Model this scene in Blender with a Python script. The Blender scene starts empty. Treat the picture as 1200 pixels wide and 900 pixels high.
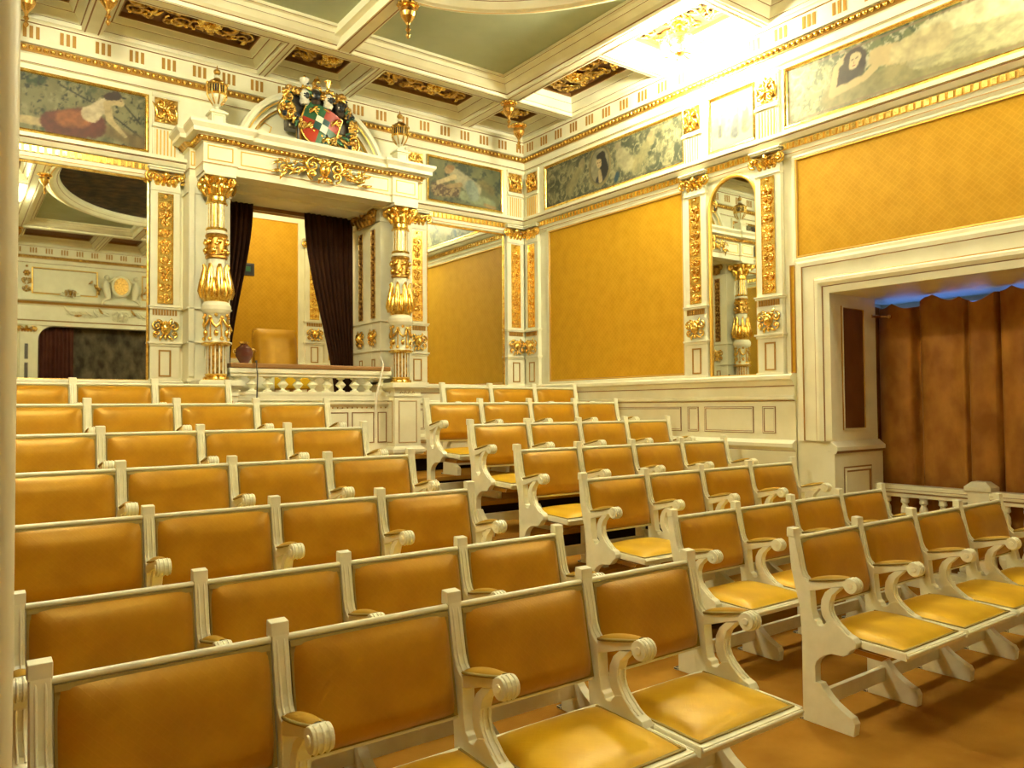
import bpy, bmesh, math, random
from math import sin, cos, pi, radians
from mathutils import Vector, Matrix
random.seed(7)
C = bpy.context.scene.collection

# ------------------------------------------------------------------ room numbers (metres)
XR, XL, YB, YF = 5.68, 0.034, 7.45, -2.73      # right, left, back and front wall faces
XC = (XR + XL) / 2
ZB = 4.68                                      # underside of the ceiling beams
H = 1.46                                       # eye height

# ------------------------------------------------------------------ materials
def mat(name, base=(.8, .8, .8), rough=.5, metal=0.0, spec=.5):
    m = bpy.data.materials.new(name); m.use_nodes = True
    b = m.node_tree.nodes['Principled BSDF']
    b.inputs['Base Color'].default_value = (*base, 1)
    b.inputs['Roughness'].default_value = rough
    b.inputs['Metallic'].default_value = metal
    b.inputs['Specular IOR Level'].default_value = spec
    return m, m.node_tree.nodes, m.node_tree.links, b

def noise_mix(n, l, b, c1, c2, scale, detail=3, fac=(.35, .65), coords='Object', stretch=None):
    tc = n.new('ShaderNodeTexCoord'); nz = n.new('ShaderNodeTexNoise'); r = n.new('ShaderNodeValToRGB')
    nz.inputs['Scale'].default_value = scale; nz.inputs['Detail'].default_value = detail
    src = tc.outputs[coords]
    if stretch:
        mp = n.new('ShaderNodeMapping'); mp.inputs['Scale'].default_value = stretch
        l.new(src, mp.inputs['Vector']); src = mp.outputs['Vector']
    l.new(src, nz.inputs['Vector']); l.new(nz.outputs['Fac'], r.inputs['Fac'])
    r.color_ramp.elements[0].position, r.color_ramp.elements[1].position = fac
    r.color_ramp.elements[0].color = (*c1, 1); r.color_ramp.elements[1].color = (*c2, 1)
    l.new(r.outputs['Color'], b.inputs['Base Color'])
    return nz, src

def bump(n, l, b, hsock, strength=.3, dist=.003):
    bp = n.new('ShaderNodeBump'); bp.inputs['Strength'].default_value = strength
    bp.inputs['Distance'].default_value = dist
    l.new(hsock, bp.inputs['Height']); l.new(bp.outputs['Normal'], b.inputs['Normal'])

def make_cream():
    m, n, l, b = mat('cream_paint', rough=.42)
    nz, s = noise_mix(n, l, b, (.79, .76, .56), (.86, .835, .64), 5, 4)
    bump(n, l, b, nz.outputs['Fac'], .08, .004)
    return m
CREAM = make_cream()
def make_chairpaint():
    m, n, l, b = mat('cream_lacquer', rough=.3)
    noise_mix(n, l, b, (.80, .785, .58), (.87, .855, .66), 14, 4)
    return m
LACQ = make_chairpaint()
def make_gold(name, c1, c2, rough):
    m, n, l, b = mat(name, rough=rough, metal=1.0)
    nz, s = noise_mix(n, l, b, c1, c2, 30, 4, (.3, .6))
    bump(n, l, b, nz.outputs['Fac'], .25, .004)
    return m
GOLD = make_gold('gilding', (.66, .36, .06), (1.0, .74, .22), .24)
OLDGOLD = make_gold('dull_gilding', (.26, .13, .03), (.72, .46, .13), .34)
BRASS = mat('brass', (.72, .45, .14), .25, 1.0)[0]
LINE = mat('gilt_line', (.42, .22, .035), .45, .25)[0]
BROWNLINE = mat('brown_line', (.27, .13, .035), .5)[0]
GILTPAINT = mat('gilt_paint', (.80, .50, .10), .38, .55)[0]
def make_green():
    m, n, l, b = mat('grey_green_ceiling', rough=.8)
    noise_mix(n, l, b, (.36, .41, .27), (.43, .48, .33), 2.2, 5)
    return m
GREEN = make_green()

def lattice(name, c1, c2, scale, rough, axis_map, sheen=.0, bumpy=.3, amp=.28):
    """woven cloth with a small diamond pattern; the coordinates are metres on the cloth"""
    m, n, l, b = mat(name, rough=rough)
    tc = n.new('ShaderNodeTexCoord'); sp = n.new('ShaderNodeSeparateXYZ')
    l.new(tc.outputs['Object'], sp.inputs[0])
    def mth(op, a, c=None, d=None):
        k = n.new('ShaderNodeMath'); k.operation = op
        for i, q in enumerate((a, c)):
            if q is None: continue
            if isinstance(q, (int, float)): k.inputs[i].default_value = q
            else: l.new(q, k.inputs[i])
        return k.outputs[0]
    a, z = sp.outputs[axis_map[0]], sp.outputs[axis_map[1]]
    s1 = mth('SINE', mth('MULTIPLY', mth('ADD', a, z), scale)); s2 = mth('SINE', mth('MULTIPLY', mth('SUBTRACT', a, z), scale))
    f = mth('SUBTRACT', 1.0, mth('MINIMUM', mth('ABSOLUTE', s1), mth('ABSOLUTE', s2)))
    f = mth('POWER', f, 3.0)
    nz = n.new('ShaderNodeTexNoise'); nz.inputs['Scale'].default_value = 9; nz.inputs['Detail'].default_value = 5
    l.new(tc.outputs['Object'], nz.inputs['Vector'])
    g = mth('ADD', mth('MULTIPLY', f, amp), mth('MULTIPLY', nz.outputs['Fac'], .95))
    r = n.new('ShaderNodeValToRGB'); l.new(g, r.inputs['Fac'])
    r.color_ramp.elements[0].position = .2; r.color_ramp.elements[1].position = .8
    r.color_ramp.elements[0].color = (*c1, 1); r.color_ramp.elements[1].color = (*c2, 1)
    l.new(r.outputs['Color'], b.inputs['Base Color'])
    bump(n, l, b, f, bumpy, .0015)
    b.inputs['Specular IOR Level'].default_value = .22 if not sheen else .75
    if sheen: b.inputs['Specular Tint'].default_value = (1, .72, .22, 1)
    b.inputs['Sheen Weight'].default_value = sheen
    b.inputs['Sheen Tint'].default_value = (1, .75, .3, 1)
    return m
WALLCLOTH = lattice('gold_wall_cloth', (.50, .26, .008), (.62, .34, .018), 62, .62, (0, 2), amp=.32)
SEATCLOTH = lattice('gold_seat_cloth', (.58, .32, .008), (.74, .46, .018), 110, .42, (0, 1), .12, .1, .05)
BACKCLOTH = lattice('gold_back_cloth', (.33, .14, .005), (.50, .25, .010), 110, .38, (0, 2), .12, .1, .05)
BRAID = mat('olive_braid', (.30, .22, .045), .7)[0]
PADCLOTH = mat('gold_pad_cloth', (.42, .24, .02), .6, spec=.2)[0]

def make_curtain(name, c1, c2, rough=.6):
    m, n, l, b = mat(name, rough=rough, spec=.15)
    nz, s = noise_mix(n, l, b, c1, c2, 7, 6, (.35, .68), stretch=(1, 1, .6))
    bump(n, l, b, nz.outputs['Fac'], .6, .02)
    return m
SILK = make_curtain('brown_silk', (.27, .105, .018), (.44, .20, .038), .40)
DARKVELVET = make_curtain('dark_brown_velvet', (.030, .011, .005), (.05, .018, .008), .9)
STAGEVELVET = make_curtain('dark_red_velvet', (.07, .02, .012), (.11, .035, .02), .8)
TAPESTRY = make_curtain('mottled_safety_curtain', (.035, .028, .018), (.16, .13, .08), .7)
REVEALCLOTH = make_curtain('red_brown_wall_cloth', (.14, .05, .014), (.18, .068, .02), .6)
def make_carpet():
    m, n, l, b = mat('brown_carpet', rough=.9, spec=.08)
    nz, s = noise_mix(n, l, b, (.30, .135, .016), (.46, .235, .032), 3.0, 8, (.3, .7))
    n2 = n.new('ShaderNodeTexNoise'); n2.inputs['Scale'].default_value = 260
    l.new(s, n2.inputs['Vector']); bump(n, l, b, n2.outputs['Fac'], .5, .004)
    return m
CARPET = make_carpet()
MIRROR = mat('mirror_glass', (.80, .83, .74), .015, 1.0)[0]
DARK = mat('near_black', (.02, .015, .01), .9)[0]  # near-black for the walls of the stage box
DARKSKY = make_curtain('dark_ceiling_painting', (.015, .014, .012), (.10, .06, .03), .6)
BROWNWOOD = mat('brown_leather_rail', (.30, .14, .03), .5)[0]
STEEL = mat('dark_steel', (.12, .11, .10), .35, .9)[0]
WHITE = mat('white_cable', (.75, .70, .55), .5)[0]
COFFERBROWN = mat('red_brown_coffer_ground', (.20, .085, .03), .7)[0]
def emis(name, col, st):
    m = bpy.data.materials.new(name); m.use_nodes = True
    b = m.node_tree.nodes['Principled BSDF']
    b.inputs['Base Color'].default_value = (.8, .8, .8, 1)
    b.inputs['Emission Color'].default_value = (*col, 1); b.inputs['Emission Strength'].default_value = st
    return m
def vcol_mat(name, rough=.6):
    m, n, l, b = mat(name, rough=rough)
    a = n.new('ShaderNodeAttribute'); a.attribute_name = 'paint'
    l.new(a.outputs['Color'], b.inputs['Base Color'])
    return m
PAINTING = vcol_mat('painted_canvas')

# ------------------------------------------------------------------ mesh builder
class M:
    def __init__(s): s.v = []; s.f = []; s.m = []; s.s = []; s.mats = []; s.T = None
    def mi(s, m):
        if m not in s.mats: s.mats.append(m)
        return s.mats.index(m)
    def add(s, vs, fs, m, smooth=False):
        o = len(s.v)
        if s.T: vs = [s.T(*p) for p in vs]
        s.v += [tuple(p) for p in vs]; k = s.mi(m)
        for f in fs: s.f.append(tuple(i + o for i in f)); s.m.append(k); s.s.append(smooth)
    def box(s, x0, x1, y0, y1, z0, z1, m):
        vs = [(x, y, z) for z in (z0, z1) for y in (y0, y1) for x in (x0, x1)]
        s.add(vs, [(0, 2, 3, 1), (4, 5, 7, 6), (0, 1, 5, 4), (2, 6, 7, 3), (0, 4, 6, 2), (1, 3, 7, 5)], m)
    def prism(s, poly, a0, a1, fn, m, smooth=False):
        """closed 2D outline extruded from a0 to a1; fn(p, q, a) gives the point"""
        n = len(poly); vs = [fn(p, q, a0) for p, q in poly] + [fn(p, q, a1) for p, q in poly]
        s.add(vs, [tuple(range(n)), tuple(range(2 * n - 1, n - 1, -1))], m)
        s.add(vs, [(i, (i + 1) % n, (i + 1) % n + n, i + n) for i in range(n)], m, smooth)
    def strip(s, prof, a0, a1, fn, mats, caps=True):
        """open moulding profile between a0 and a1"""
        for i in range(len(prof) - 1):
            p, q = prof[i], prof[i + 1]
            mm = mats[i] if isinstance(mats, (list, tuple)) else mats
            s.add([fn(*p, a0), fn(*q, a0), fn(*q, a1), fn(*p, a1)], [(0, 1, 2, 3)], mm)
        if caps:
            mm = mats[0] if isinstance(mats, (list, tuple)) else mats
            for a in (a0, a1): s.add([fn(*p, a) for p in prof], [tuple(range(len(prof)))], mm)
    def rframe(s, a0, a1, b0, b1, prof, mats, fn, fill=None):
        """mitred rectangular moulding; prof = [(inset, height)]; fn(a, b, h)"""
        for i in range(len(prof) - 1):
            (d0, h0), (d1, h1) = prof[i], prof[i + 1]
            o = [(a0 + d0, b0 + d0), (a1 - d0, b0 + d0), (a1 - d0, b1 - d0), (a0 + d0, b1 - d0)]
            q = [(a0 + d1, b0 + d1), (a1 - d1, b0 + d1), (a1 - d1, b1 - d1), (a0 + d1, b1 - d1)]
            vs = [fn(x, y, h0) for x, y in o] + [fn(x, y, h1) for x, y in q]
            mm = mats[i] if isinstance(mats, (list, tuple)) else mats
            s.add(vs, [(k, (k + 1) % 4, (k + 1) % 4 + 4, k + 4) for k in range(4)], mm)
        if fill:
            d, h = prof[-1]
            s.add([fn(a0 + d, b0 + d, h), fn(a1 - d, b0 + d, h), fn(a1 - d, b1 - d, h), fn(a0 + d, b1 - d, h)], [(0, 1, 2, 3)], fill)
    def lathe(s, prof, cx, cy, m, seg=16, z0=0., mats=None):
        n = len(prof); vs = []
        for r, z in prof:
            for k in range(seg):
                a = 2 * pi * k / seg; vs.append((cx + r * cos(a), cy + r * sin(a), z0 + z))
        for i in range(n - 1):
            s.add(vs[i * seg:(i + 2) * seg], [(k, (k + 1) % seg, (k + 1) % seg + seg, k + seg) for k in range(seg)], mats[i] if mats else m, True)
        for i, fl in ((0, 1), (n - 1, 0)):
            if prof[i][0] > 1e-4: s.add(vs[i * seg:(i + 1) * seg], [tuple(range(seg))], mats[0] if mats and fl else (mats[-1] if mats else m))
    def ball(s, c, r, m, seg=8, rings=5, sc=(1, 1, 1)):
        vs = [(c[0], c[1], c[2] - r * sc[2])]
        for i in range(1, rings):
            t = -pi / 2 + pi * i / rings
            for k in range(seg):
                a = 2 * pi * k / seg
                vs.append((c[0] + r * sc[0] * cos(t) * cos(a), c[1] + r * sc[1] * cos(t) * sin(a), c[2] + r * sc[2] * sin(t)))
        vs.append((c[0], c[1], c[2] + r * sc[2])); fs = []
        for k in range(seg): fs.append((0, 1 + (k + 1) % seg, 1 + k))
        for i in range(rings - 2):
            for k in range(seg):
                a = 1 + i * seg + k; b = 1 + i * seg + (k + 1) % seg
                fs.append((a, b, b + seg, a + seg))
        e = len(vs) - 1; o = 1 + (rings - 2) * seg
        for k in range(seg): fs.append((e, o + k, o + (k + 1) % seg))
        s.add(vs, fs, m, True)
    def tube(s, pts, rad, m, seg=6, flat=1.0):
        pts = [Vector(p) for p in pts]; n = len(pts)
        if isinstance(rad, (int, float)): rad = [rad] * n
        vs = []; up = None
        for i, p in enumerate(pts):
            d = (pts[min(i + 1, n - 1)] - pts[max(i - 1, 0)])
            d = d.normalized() if d.length > 1e-9 else Vector((0, 0, 1))
            if up is None:
                up = Vector((0, 1, 0)) if abs(d.y) < .9 else Vector((1, 0, 0))
            a = d.cross(up); a = a.normalized() if a.length > 1e-6 else Vector((1, 0, 0))
            b = a.cross(d).normalized(); up = b
            for k in range(seg):
                t = 2 * pi * k / seg; vs.append(tuple(p + a * rad[i] * cos(t) + b * rad[i] * flat * sin(t)))
        fs = [(i * seg + k, i * seg + (k + 1) % seg, (i + 1) * seg + (k + 1) % seg, (i + 1) * seg + k) for i in range(n - 1) for k in range(seg)]
        s.add(vs, fs, m, True)
        s.add(vs[:seg], [tuple(range(seg))], m); s.add(vs[-seg:], [tuple(range(seg))], m)
    def grid(s, nu, nv, fn, m, smooth=True):
        vs = [fn(i / nu, j / nv) for j in range(nv + 1) for i in range(nu + 1)]
        s.add(vs, [(j * (nu + 1) + i, j * (nu + 1) + i + 1, (j + 1) * (nu + 1) + i + 1, (j + 1) * (nu + 1) + i) for j in range(nv) for i in range(nu)], m, smooth)
    def mesh(s, name, bevel=0, recalc=True, merge=False):
        me = bpy.data.meshes.new(name); me.from_pydata(s.v, [], s.f)
        for m in s.mats: me.materials.append(m)
        me.polygons.foreach_set('material_index', s.m); me.polygons.foreach_set('use_smooth', s.s)
        bm = bmesh.new(); bm.from_mesh(me)
        if merge or bevel: bmesh.ops.remove_doubles(bm, verts=bm.verts, dist=1e-5)
        if recalc: bmesh.ops.recalc_face_normals(bm, faces=bm.faces)
        if bevel:
            es = [e for e in bm.edges if len(e.link_faces) == 2 and e.calc_face_angle(0) > .5]
            bmesh.ops.bevel(bm, geom=es, offset=bevel, segments=2, affect='EDGES', clamp_overlap=True, profile=.5)
        bm.to_mesh(me); bm.free()
        return me
    def build(s, name, parent=None, **k): return link(name, s.mesh(name, **k), parent)

def link(name, me, parent=None, loc=(0, 0, 0)):
    o = bpy.data.objects.new(name, me); C.objects.link(o); o.location = loc
    if parent: o.parent = parent
    return o
def empty(name, label, cat, loc=(0, 0, 0), rz=0, group=None):
    o = bpy.data.objects.new(name, None); C.objects.link(o); o.empty_display_size = .1
    o.location = loc; o.rotation_euler = (0, 0, rz); return tag(o, label, cat, group)
def tag(o, label, cat, group=None):
    o['label'] = label; o['category'] = cat
    if group: o['group'] = group
    return o
def struct(o, label=None):
    o['kind'] = 'structure'
    if label: o['label'] = label
    return o
def copy_tree(o, parent=None):
    c = o.copy(); C.objects.link(c)
    if parent: c.parent = parent
    for ch in list(o.children): copy_tree(ch, c)
    return c
def place(proto, loc, rz, label, first):
    o = proto if first else copy_tree(proto)
    o.location = loc; o.rotation_euler = (0, 0, rz); o['label'] = label
    return o

# wall frames: (s along the wall, o out of the wall, z)
FB = lambda s, o, z: (s, YB - o, z)
FR = lambda s, o, z: (XR - o, s, z)
FL = lambda s, o, z: (XL + o, s, z)
FF = lambda s, o, z: (s, YF + o, z)
ROT = {'B': 0, 'R': -pi / 2, 'L': pi / 2, 'F': pi}
def wloc(w, s, z=0, o=0):
    return {'B': FB, 'R': FR, 'L': FL, 'F': FF}[w](s, o, z)
# things on a wall are modelled with x along the wall, -y out of it, z up
def out(p, q, a): return (a, -p, q)            # moulding profile (out, z) run along x
def panel(a, b, h): return (a, -h, b)          # rframe on a wall thing

# ------------------------------------------------------------------ ornament kit (all in x / z with relief towards -y)
def curl(g, cx, cz, r, a0, turns, rad, m, y=0., sgn=1, lift=.0):
    pts, rr = [], []
    n = max(8, int(13 * turns))
    for i in range(n + 1):
        t = i / n; a = a0 + sgn * t * turns * 2 * pi; q = r * (1 - .82 * t)
        pts.append((cx + q * cos(a), y - lift * t, cz + q * sin(a))); rr.append(rad * (1 - .45 * t))
    g.tube(pts, rr, m, 5); g.ball(pts[-1], rad * 1.25, m, 6, 4)
def leafy(g, x, z, ang, L, w, m, y=0.):
    """a bent acanthus leaf lying on the ground"""
    pts, rr = [], []
    for i in range(6):
        t = i / 5; a = ang + .5 * t
        pts.append((x + L * t * cos(a), y - .35 * w * sin(pi * t), z + L * t * sin(a))); rr.append(w * (.25 + sin(pi * min(1, t * .9 + .08)) * .75) * .5)
    g.tube(pts, rr, m, 5, .6)
def rosette(g, x, z, r, m, y=0., n=6):
    for k in range(n):
        a = 2 * pi * k / n; g.ball((x + r * .62 * cos(a), y, z + r * .62 * sin(a)), r * .38, m, 6, 4, (1, .7, 1))
    g.ball((x, y - r * .2, z), r * .36, m, 6, 4)
def scroll_column(g, w, z0, z1, m, y=0., seed=0):
    """a candelabra ornament: pairs of curls, leaves and rosettes climbing a narrow panel"""
    rnd = random.Random(seed); z = z0 + w * .45; k = 0
    while z < z1 - w * .4:
        if k % 3 == 2: rosette(g, 0, z, w * .33, m, y); z += w * .62
        else:
            for sg in (-1, 1):
                curl(g, sg * w * .22, z, w * .22, pi / 2 + sg * .4, 1.25, w * .065, m, y, -sg if k % 2 else sg, w * .1)
                leafy(g, sg * w * .06, z - w * .35, pi / 2 - sg * (.9 + .2 * rnd.random()) - .25, w * .45, w * .16, m, y)
            g.ball((0, y - .003, z + w * .15), w * .10, m, 6, 4, (.8, .8, 1.6)); z += w * .74
        k += 1
    g.ball((0, y, z0 + w * .15), w * .12, m, 6, 4); g.ball((0, y, z1 - w * .15), w * .12, m, 6, 4)
def mask_ornament(g, w, h, m, z=0., y=0.):
    """a small head between curling leaves"""
    g.ball((0, y - .012, z), h * .26, m, 10, 7, (.85, .8, 1.1)); g.ball((0, y - .012 - h * .2, z - h * .03), h * .055, m, 6, 4, (1, 1, 1.6))
    for sg in (-1, 1):
        g.ball((sg * h * .09, y - .010 - h * .17, z + h * .06), h * .045, m, 6, 4)
        curl(g, sg * w * .30, z + h * .12, w * .17, pi / 2, 1.3, w * .045, m, y - .006, -sg, .01)
        curl(g, sg * w * .30, z - h * .22, w * .13, -pi / 2, 1.2, w * .04, m, y - .006, sg, .01)
        leafy(g, sg * h * .1, z - h * .28, -pi / 2 + sg * .7 - .25, h * .3, w * .12, m, y - .004)
        leafy(g, sg * h * .12, z + h * .25, pi / 2 - sg * .8 - .25, h * .28, w * .12, m, y - .004)
    for k in range(5): g.ball(((k - 2) * h * .1, y - .014, z + h * (.30 - .03 * abs(k - 2))), h * .07, m, 6, 4)
    g.ball((0, y - .01, z - h * .38), h * .08, m, 6, 4, (1, .8, 1.5))
def grotesque(g, w, h, m, z=0., y=0., seed=1):
    rnd = random.Random(seed)
    mask_ornament(g, w, h * .8, m, z, y)
    for k in range(7):
        a = 2 * pi * k / 7 + .3
        curl(g, w * .36 * cos(a), z + h * .38 * sin(a), min(w, h) * .11, a, 1.1, min(w, h) * .035, m, y - .004, 1 if k % 2 else -1, .008)
def capital(g, w, h, m, z0=0., depth=.06, round_=False):
    """composite capital: leaf rows, corner volutes, middle flower, abacus on top"""
    hw = w / 2
    g.prism([(-hw * .80, z0), (hw * .80, z0), (hw * .86, z0 + h * .5), (hw * .98, z0 + h * .92), (-hw * .98, z0 + h * .92), (-hw * .86, z0 + h * .5)], -depth * .55, 0, lambda p, q, a: (p, a, q), m)
    def base(sx, dy): return sx * hw
    nl = 4
    for row in (0, 1):
        for k in range(nl + row):
            x = (k - (nl + row - 1) / 2) * w * .8 / (nl + row)
            zz = z0 + row * h * .22
            pts = [(x * (.8 + .1 * row), -depth * .45, zz), (x * (.85 + .1 * row), -depth * (.62 + .1 * row), zz + h * .22), (x * (.95 + .12 * row), -depth * (.95 + .15 * row), zz + h * .40), (x, -depth * (1.1 + .15 * row), zz + h * .34)]
            g.tube(pts, [w * .085, w * .10, w * .085, w * .05], m, 6, .6)
    for sg in (-1, 1):
        curl(g, sg * hw * .98, z0 + h * .64, h * .27, -pi / 2 - sg * .3, 1.5, h * .085, m, -depth * 1.0, sg, .012)
        pts = [(sg * hw * .15, -depth * .8, z0 + h * .45), (sg * hw * .5, -depth * 1.0, z0 + h * .78), (sg * hw * .9, -depth * 1.05, z0 + h * .88)]
        g.tube(pts, [h * .05, h * .06, h * .06], m, 5)
    g.ball((0, -depth * 1.25, z0 + h * .74), h * .19, m, 8, 6, (1, .8, 1.1))
    g.ball((0, -depth * 1.55, z0 + h * .73), h * .07, m, 6, 4)
# ------------------------------------------------------------------ floor with its tiers
LEV = [.16, .32, .485, .66, .82, .985]
EDGE = [3.27, 3.97, 4.68, 5.42, 6.10, 6.72]
RISERSHADE = mat('painted_riser_shade', (.025, .015, .008), .9, spec=.1)[0]
g = M()
g.box(XL - 1.0, XR + 1.1, YF - .0, EDGE[0] + .1, -.08, 0, CARPET)
for k in range(6):
    y1 = EDGE[k + 1] if k < 5 else 10.4
    z0 = LEV[k]; x0, x1 = (XL - .2, XR + .2) if k < 5 else (XL - .2, XR + .2)
    g.box(x0, x1, EDGE[k] + .10, y1, -.08, z0 - .035, RISERSHADE)
    g.box(x0, x1, EDGE[k] - .018, y1 + .1, z0 - .035, z0, CARPET)      # carpeted tread over a recessed riser, its shadow painted on as near-black
struct(g.build('floor'), 'brown carpeted floor rising in low tiers to the back wall')

# ------------------------------------------------------------------ linked theatre seats
W = .56
def side_frame_mesh():
    g = M(); t = .0225
    fn = lambda p, q, a: (a, p, q)
    P1 = [(.023, .87), (.007, .69), (-.014, .60), (-.034, .523), (-.043, .40), (-.043, 0), (-.29, 0), (-.297, .055), (-.284, .078), (-.268, .083), (-.235, .100),
          (-.20, .120), (-.173, .142), (-.15, .168), (-.135, .19), (-.110, .19), (-.109, .262), (-.118, .286), (-.135, .305), (-.158, .322), (-.19, .336),
          (-.222, .338), (-.248, .340), (-.268, .352), (-.282, .372), (-.306, .388), (-.309, .410), (-.296, .428), (-.27, .437), (-.245, .452), (-.205, .488),
          (-.172, .478), (-.158, .462), (-.150, .452), (-.136, .449), (-.124, .452), (-.120, .466), (-.106, .474), (-.096, .52), (-.090, .600), (-.092, .632), (-.075, .640), (-.056, .660), (-.044, .69), (-.018, .82), (-.008, .87)]
    g.prism(P1, -t, t, fn, LACQ)
    P2 = [(-.170, .470), (-.148, .498), (-.140, .53), (-.145, .572), (-.163, .607), (-.192, .632), (-.24, .642), (-.222, .622), (-.197, .598), (-.185, .565), (-.184, .532), (-.194, .505), (-.216, .478), (-.25, .452), (-.20, .462)]
    g.prism(P2, -t * .92, t * .92, fn, LACQ)
    P3 = [(-.086, .600), (-.086, .640), (-.18, .660), (-.255, .680), (-.278, .690), (-.298, .690), (-.314, .680), (-.322, .660), (-.30, .640), (-.25, .648), (-.19, .632), (-.12, .608)]
    g.prism(P3, -t * .96, t * .96, fn, LACQ)
    n = 20; cy, cz, r = -.289, .657, .033
    g.prism([(cy + r * cos(2 * pi * k / n), cz + r * sin(2 * pi * k / n)) for k in range(n)], -t - .005, t + .005, fn, LACQ)
    g.prism([(cy + .014 * cos(2 * pi * k / 10), cz + .014 * sin(2 * pi * k / 10)) for k in range(10)], -t - .009, t + .009, fn, LACQ)
    g.prism([(.026, .868), (.026, .835), (-.014, .838), (-.011, .876), (.024, .880)], -t - .003, t + .003, fn, LACQ)
    for sx in (-.016, 0, .016):
        g.tube([(sx, cy + (r + .0005) * cos(a * pi / 12), cz + (r + .0005) * sin(a * pi / 12)) for a in range(6, 26)], .0042, LACQ, 5)
    # raised fillets on the face of the upright and of the curved strut
    for sx in (-.010, .010):
        g.tube([(sx, -.012, .832), (sx, -.022, .80), (sx, -.047, .69), (sx, -.059, .664), (sx, -.078, .645), (sx, -.095, .638)], .0045, LACQ, 5)
        g.tube([(sx, -.186, .566), (sx, -.186, .532), (sx, -.197, .503), (sx, -.218, .477), (sx, -.25, .452), (sx, -.272, .438)], .0045, LACQ, 5)
    # worn brass foot plate
    g.box(-t - .004, t + .004, -.040, -.012, 0, .012, STEEL)
    return g.mesh('side_frame', bevel=.0028)
def pad_mesh():
    g = M(); n = 12
    def sec(t):
        y = -.086 - t * .190; z = .642 + t * .038
        hgt = .023 * (sin(pi * min(1, max(0, t * .86 + .07))) ** .4); w = .0245 * (sin(pi * (t * .9 + .06)) ** .2)
        return y, z, hgt, w
    def fn(u, v):
        y, z, h, w = sec(u); a = pi * v
        return (-w * cos(a), y, z + h * sin(a) ** .8)
    g.grid(n, 8, fn, PADCLOTH)
    g.grid(n, 1, lambda u, v: (sec(u)[3] * (2 * v - 1), sec(u)[0], sec(u)[1]), PADCLOTH)
    for sx in (-1, 1):
        g.tube([(sx * sec(i / 8)[3] * 1.02, sec(i / 8)[0], sec(i / 8)[1] + .005) for i in range(9)], .0055, BRAID, 5)
    return g.mesh('armrest_pad')
def BP(x, t, h): return (x, -.062 + .058 * t - .984 * h, .51 + .32 * t + .178 * h)
def back_mesh():
    g = M(); x0, x1 = .0235, W - .0235
    g.rframe(x0, x1, 0, 1, [(0, -.012), (0, .0)], LACQ, lambda a, b, h: BP(a, b, h), LACQ)
    vs = [BP(a, b, -.014) for a, b in ((x0, 0), (x1, 0), (x1, 1), (x0, 1))]
    g.add(vs, [(0, 1, 2, 3)], LACQ)
    # rounded top rail and thin bottom rail
    g.tube([BP(x0, 1.0, -.002), BP(x1, 1.0, -.002)], .0105, LACQ, 10)
    g.tube([BP(x0, 0.0, -.004), BP(x1, 0.0, -.004)], .009, LACQ, 8)
    return g.mesh('backrest')
def backcushion_mesh():
    g = M(); x0, x1, t0, t1 = .027, W - .027, .012, .968
    def fn(u, v):
        a, b = 2 * u - 1, 2 * v - 1
        s_ = (v / .18) ** .5 * (.93 + .07 * v / .18) if v < .18 else (1 - .10 * (v - .18) / .42 if v < .60 else .90 * max(0.0, cos(pi / 2 * ((v - .60) / .40) ** 1.35)) ** .85)
        h = .0035 + .052 * (1 - abs(a) ** 6) ** .72 * s_
        return BP(x0 + (x1 - x0) * u, t0 + (t1 - t0) * v, h)
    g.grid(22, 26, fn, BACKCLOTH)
    w = .016; tt = w / .325
    prof = [(0, .0), (0, .0055), (w, .0065), (w, .002)]
    def fr(a, b, h): return BP(a, b, h)
    # olive braid all round (in x metres, in t fractions)
    for (a0, a1, b0, b1) in ((x0, x1, t1 - tt, t1), (x0, x1, t0, t0 + tt * .6), (x0, x0 + w * .8, t0, t1), (x1 - w * .8, x1, t0, t1)):
        vs = [BP(a0, b0, .0), BP(a1, b0, .0), BP(a1, b1, .0), BP(a0, b1, .0), BP(a0, b0, .0125), BP(a1, b0, .0125), BP(a1, b1, .009), BP(a0, b1, .009)]
        g.add(vs, [(0, 1, 2, 3), (4, 5, 6, 7), (0, 1, 5, 4), (1, 2, 6, 5), (2, 3, 7, 6), (3, 0, 4, 7)], BRAID)
    return g.mesh('back_cushion')
def seat_pt(x, y, z): return (x, y, .408 + (y + .51) * .03 + z)
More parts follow.
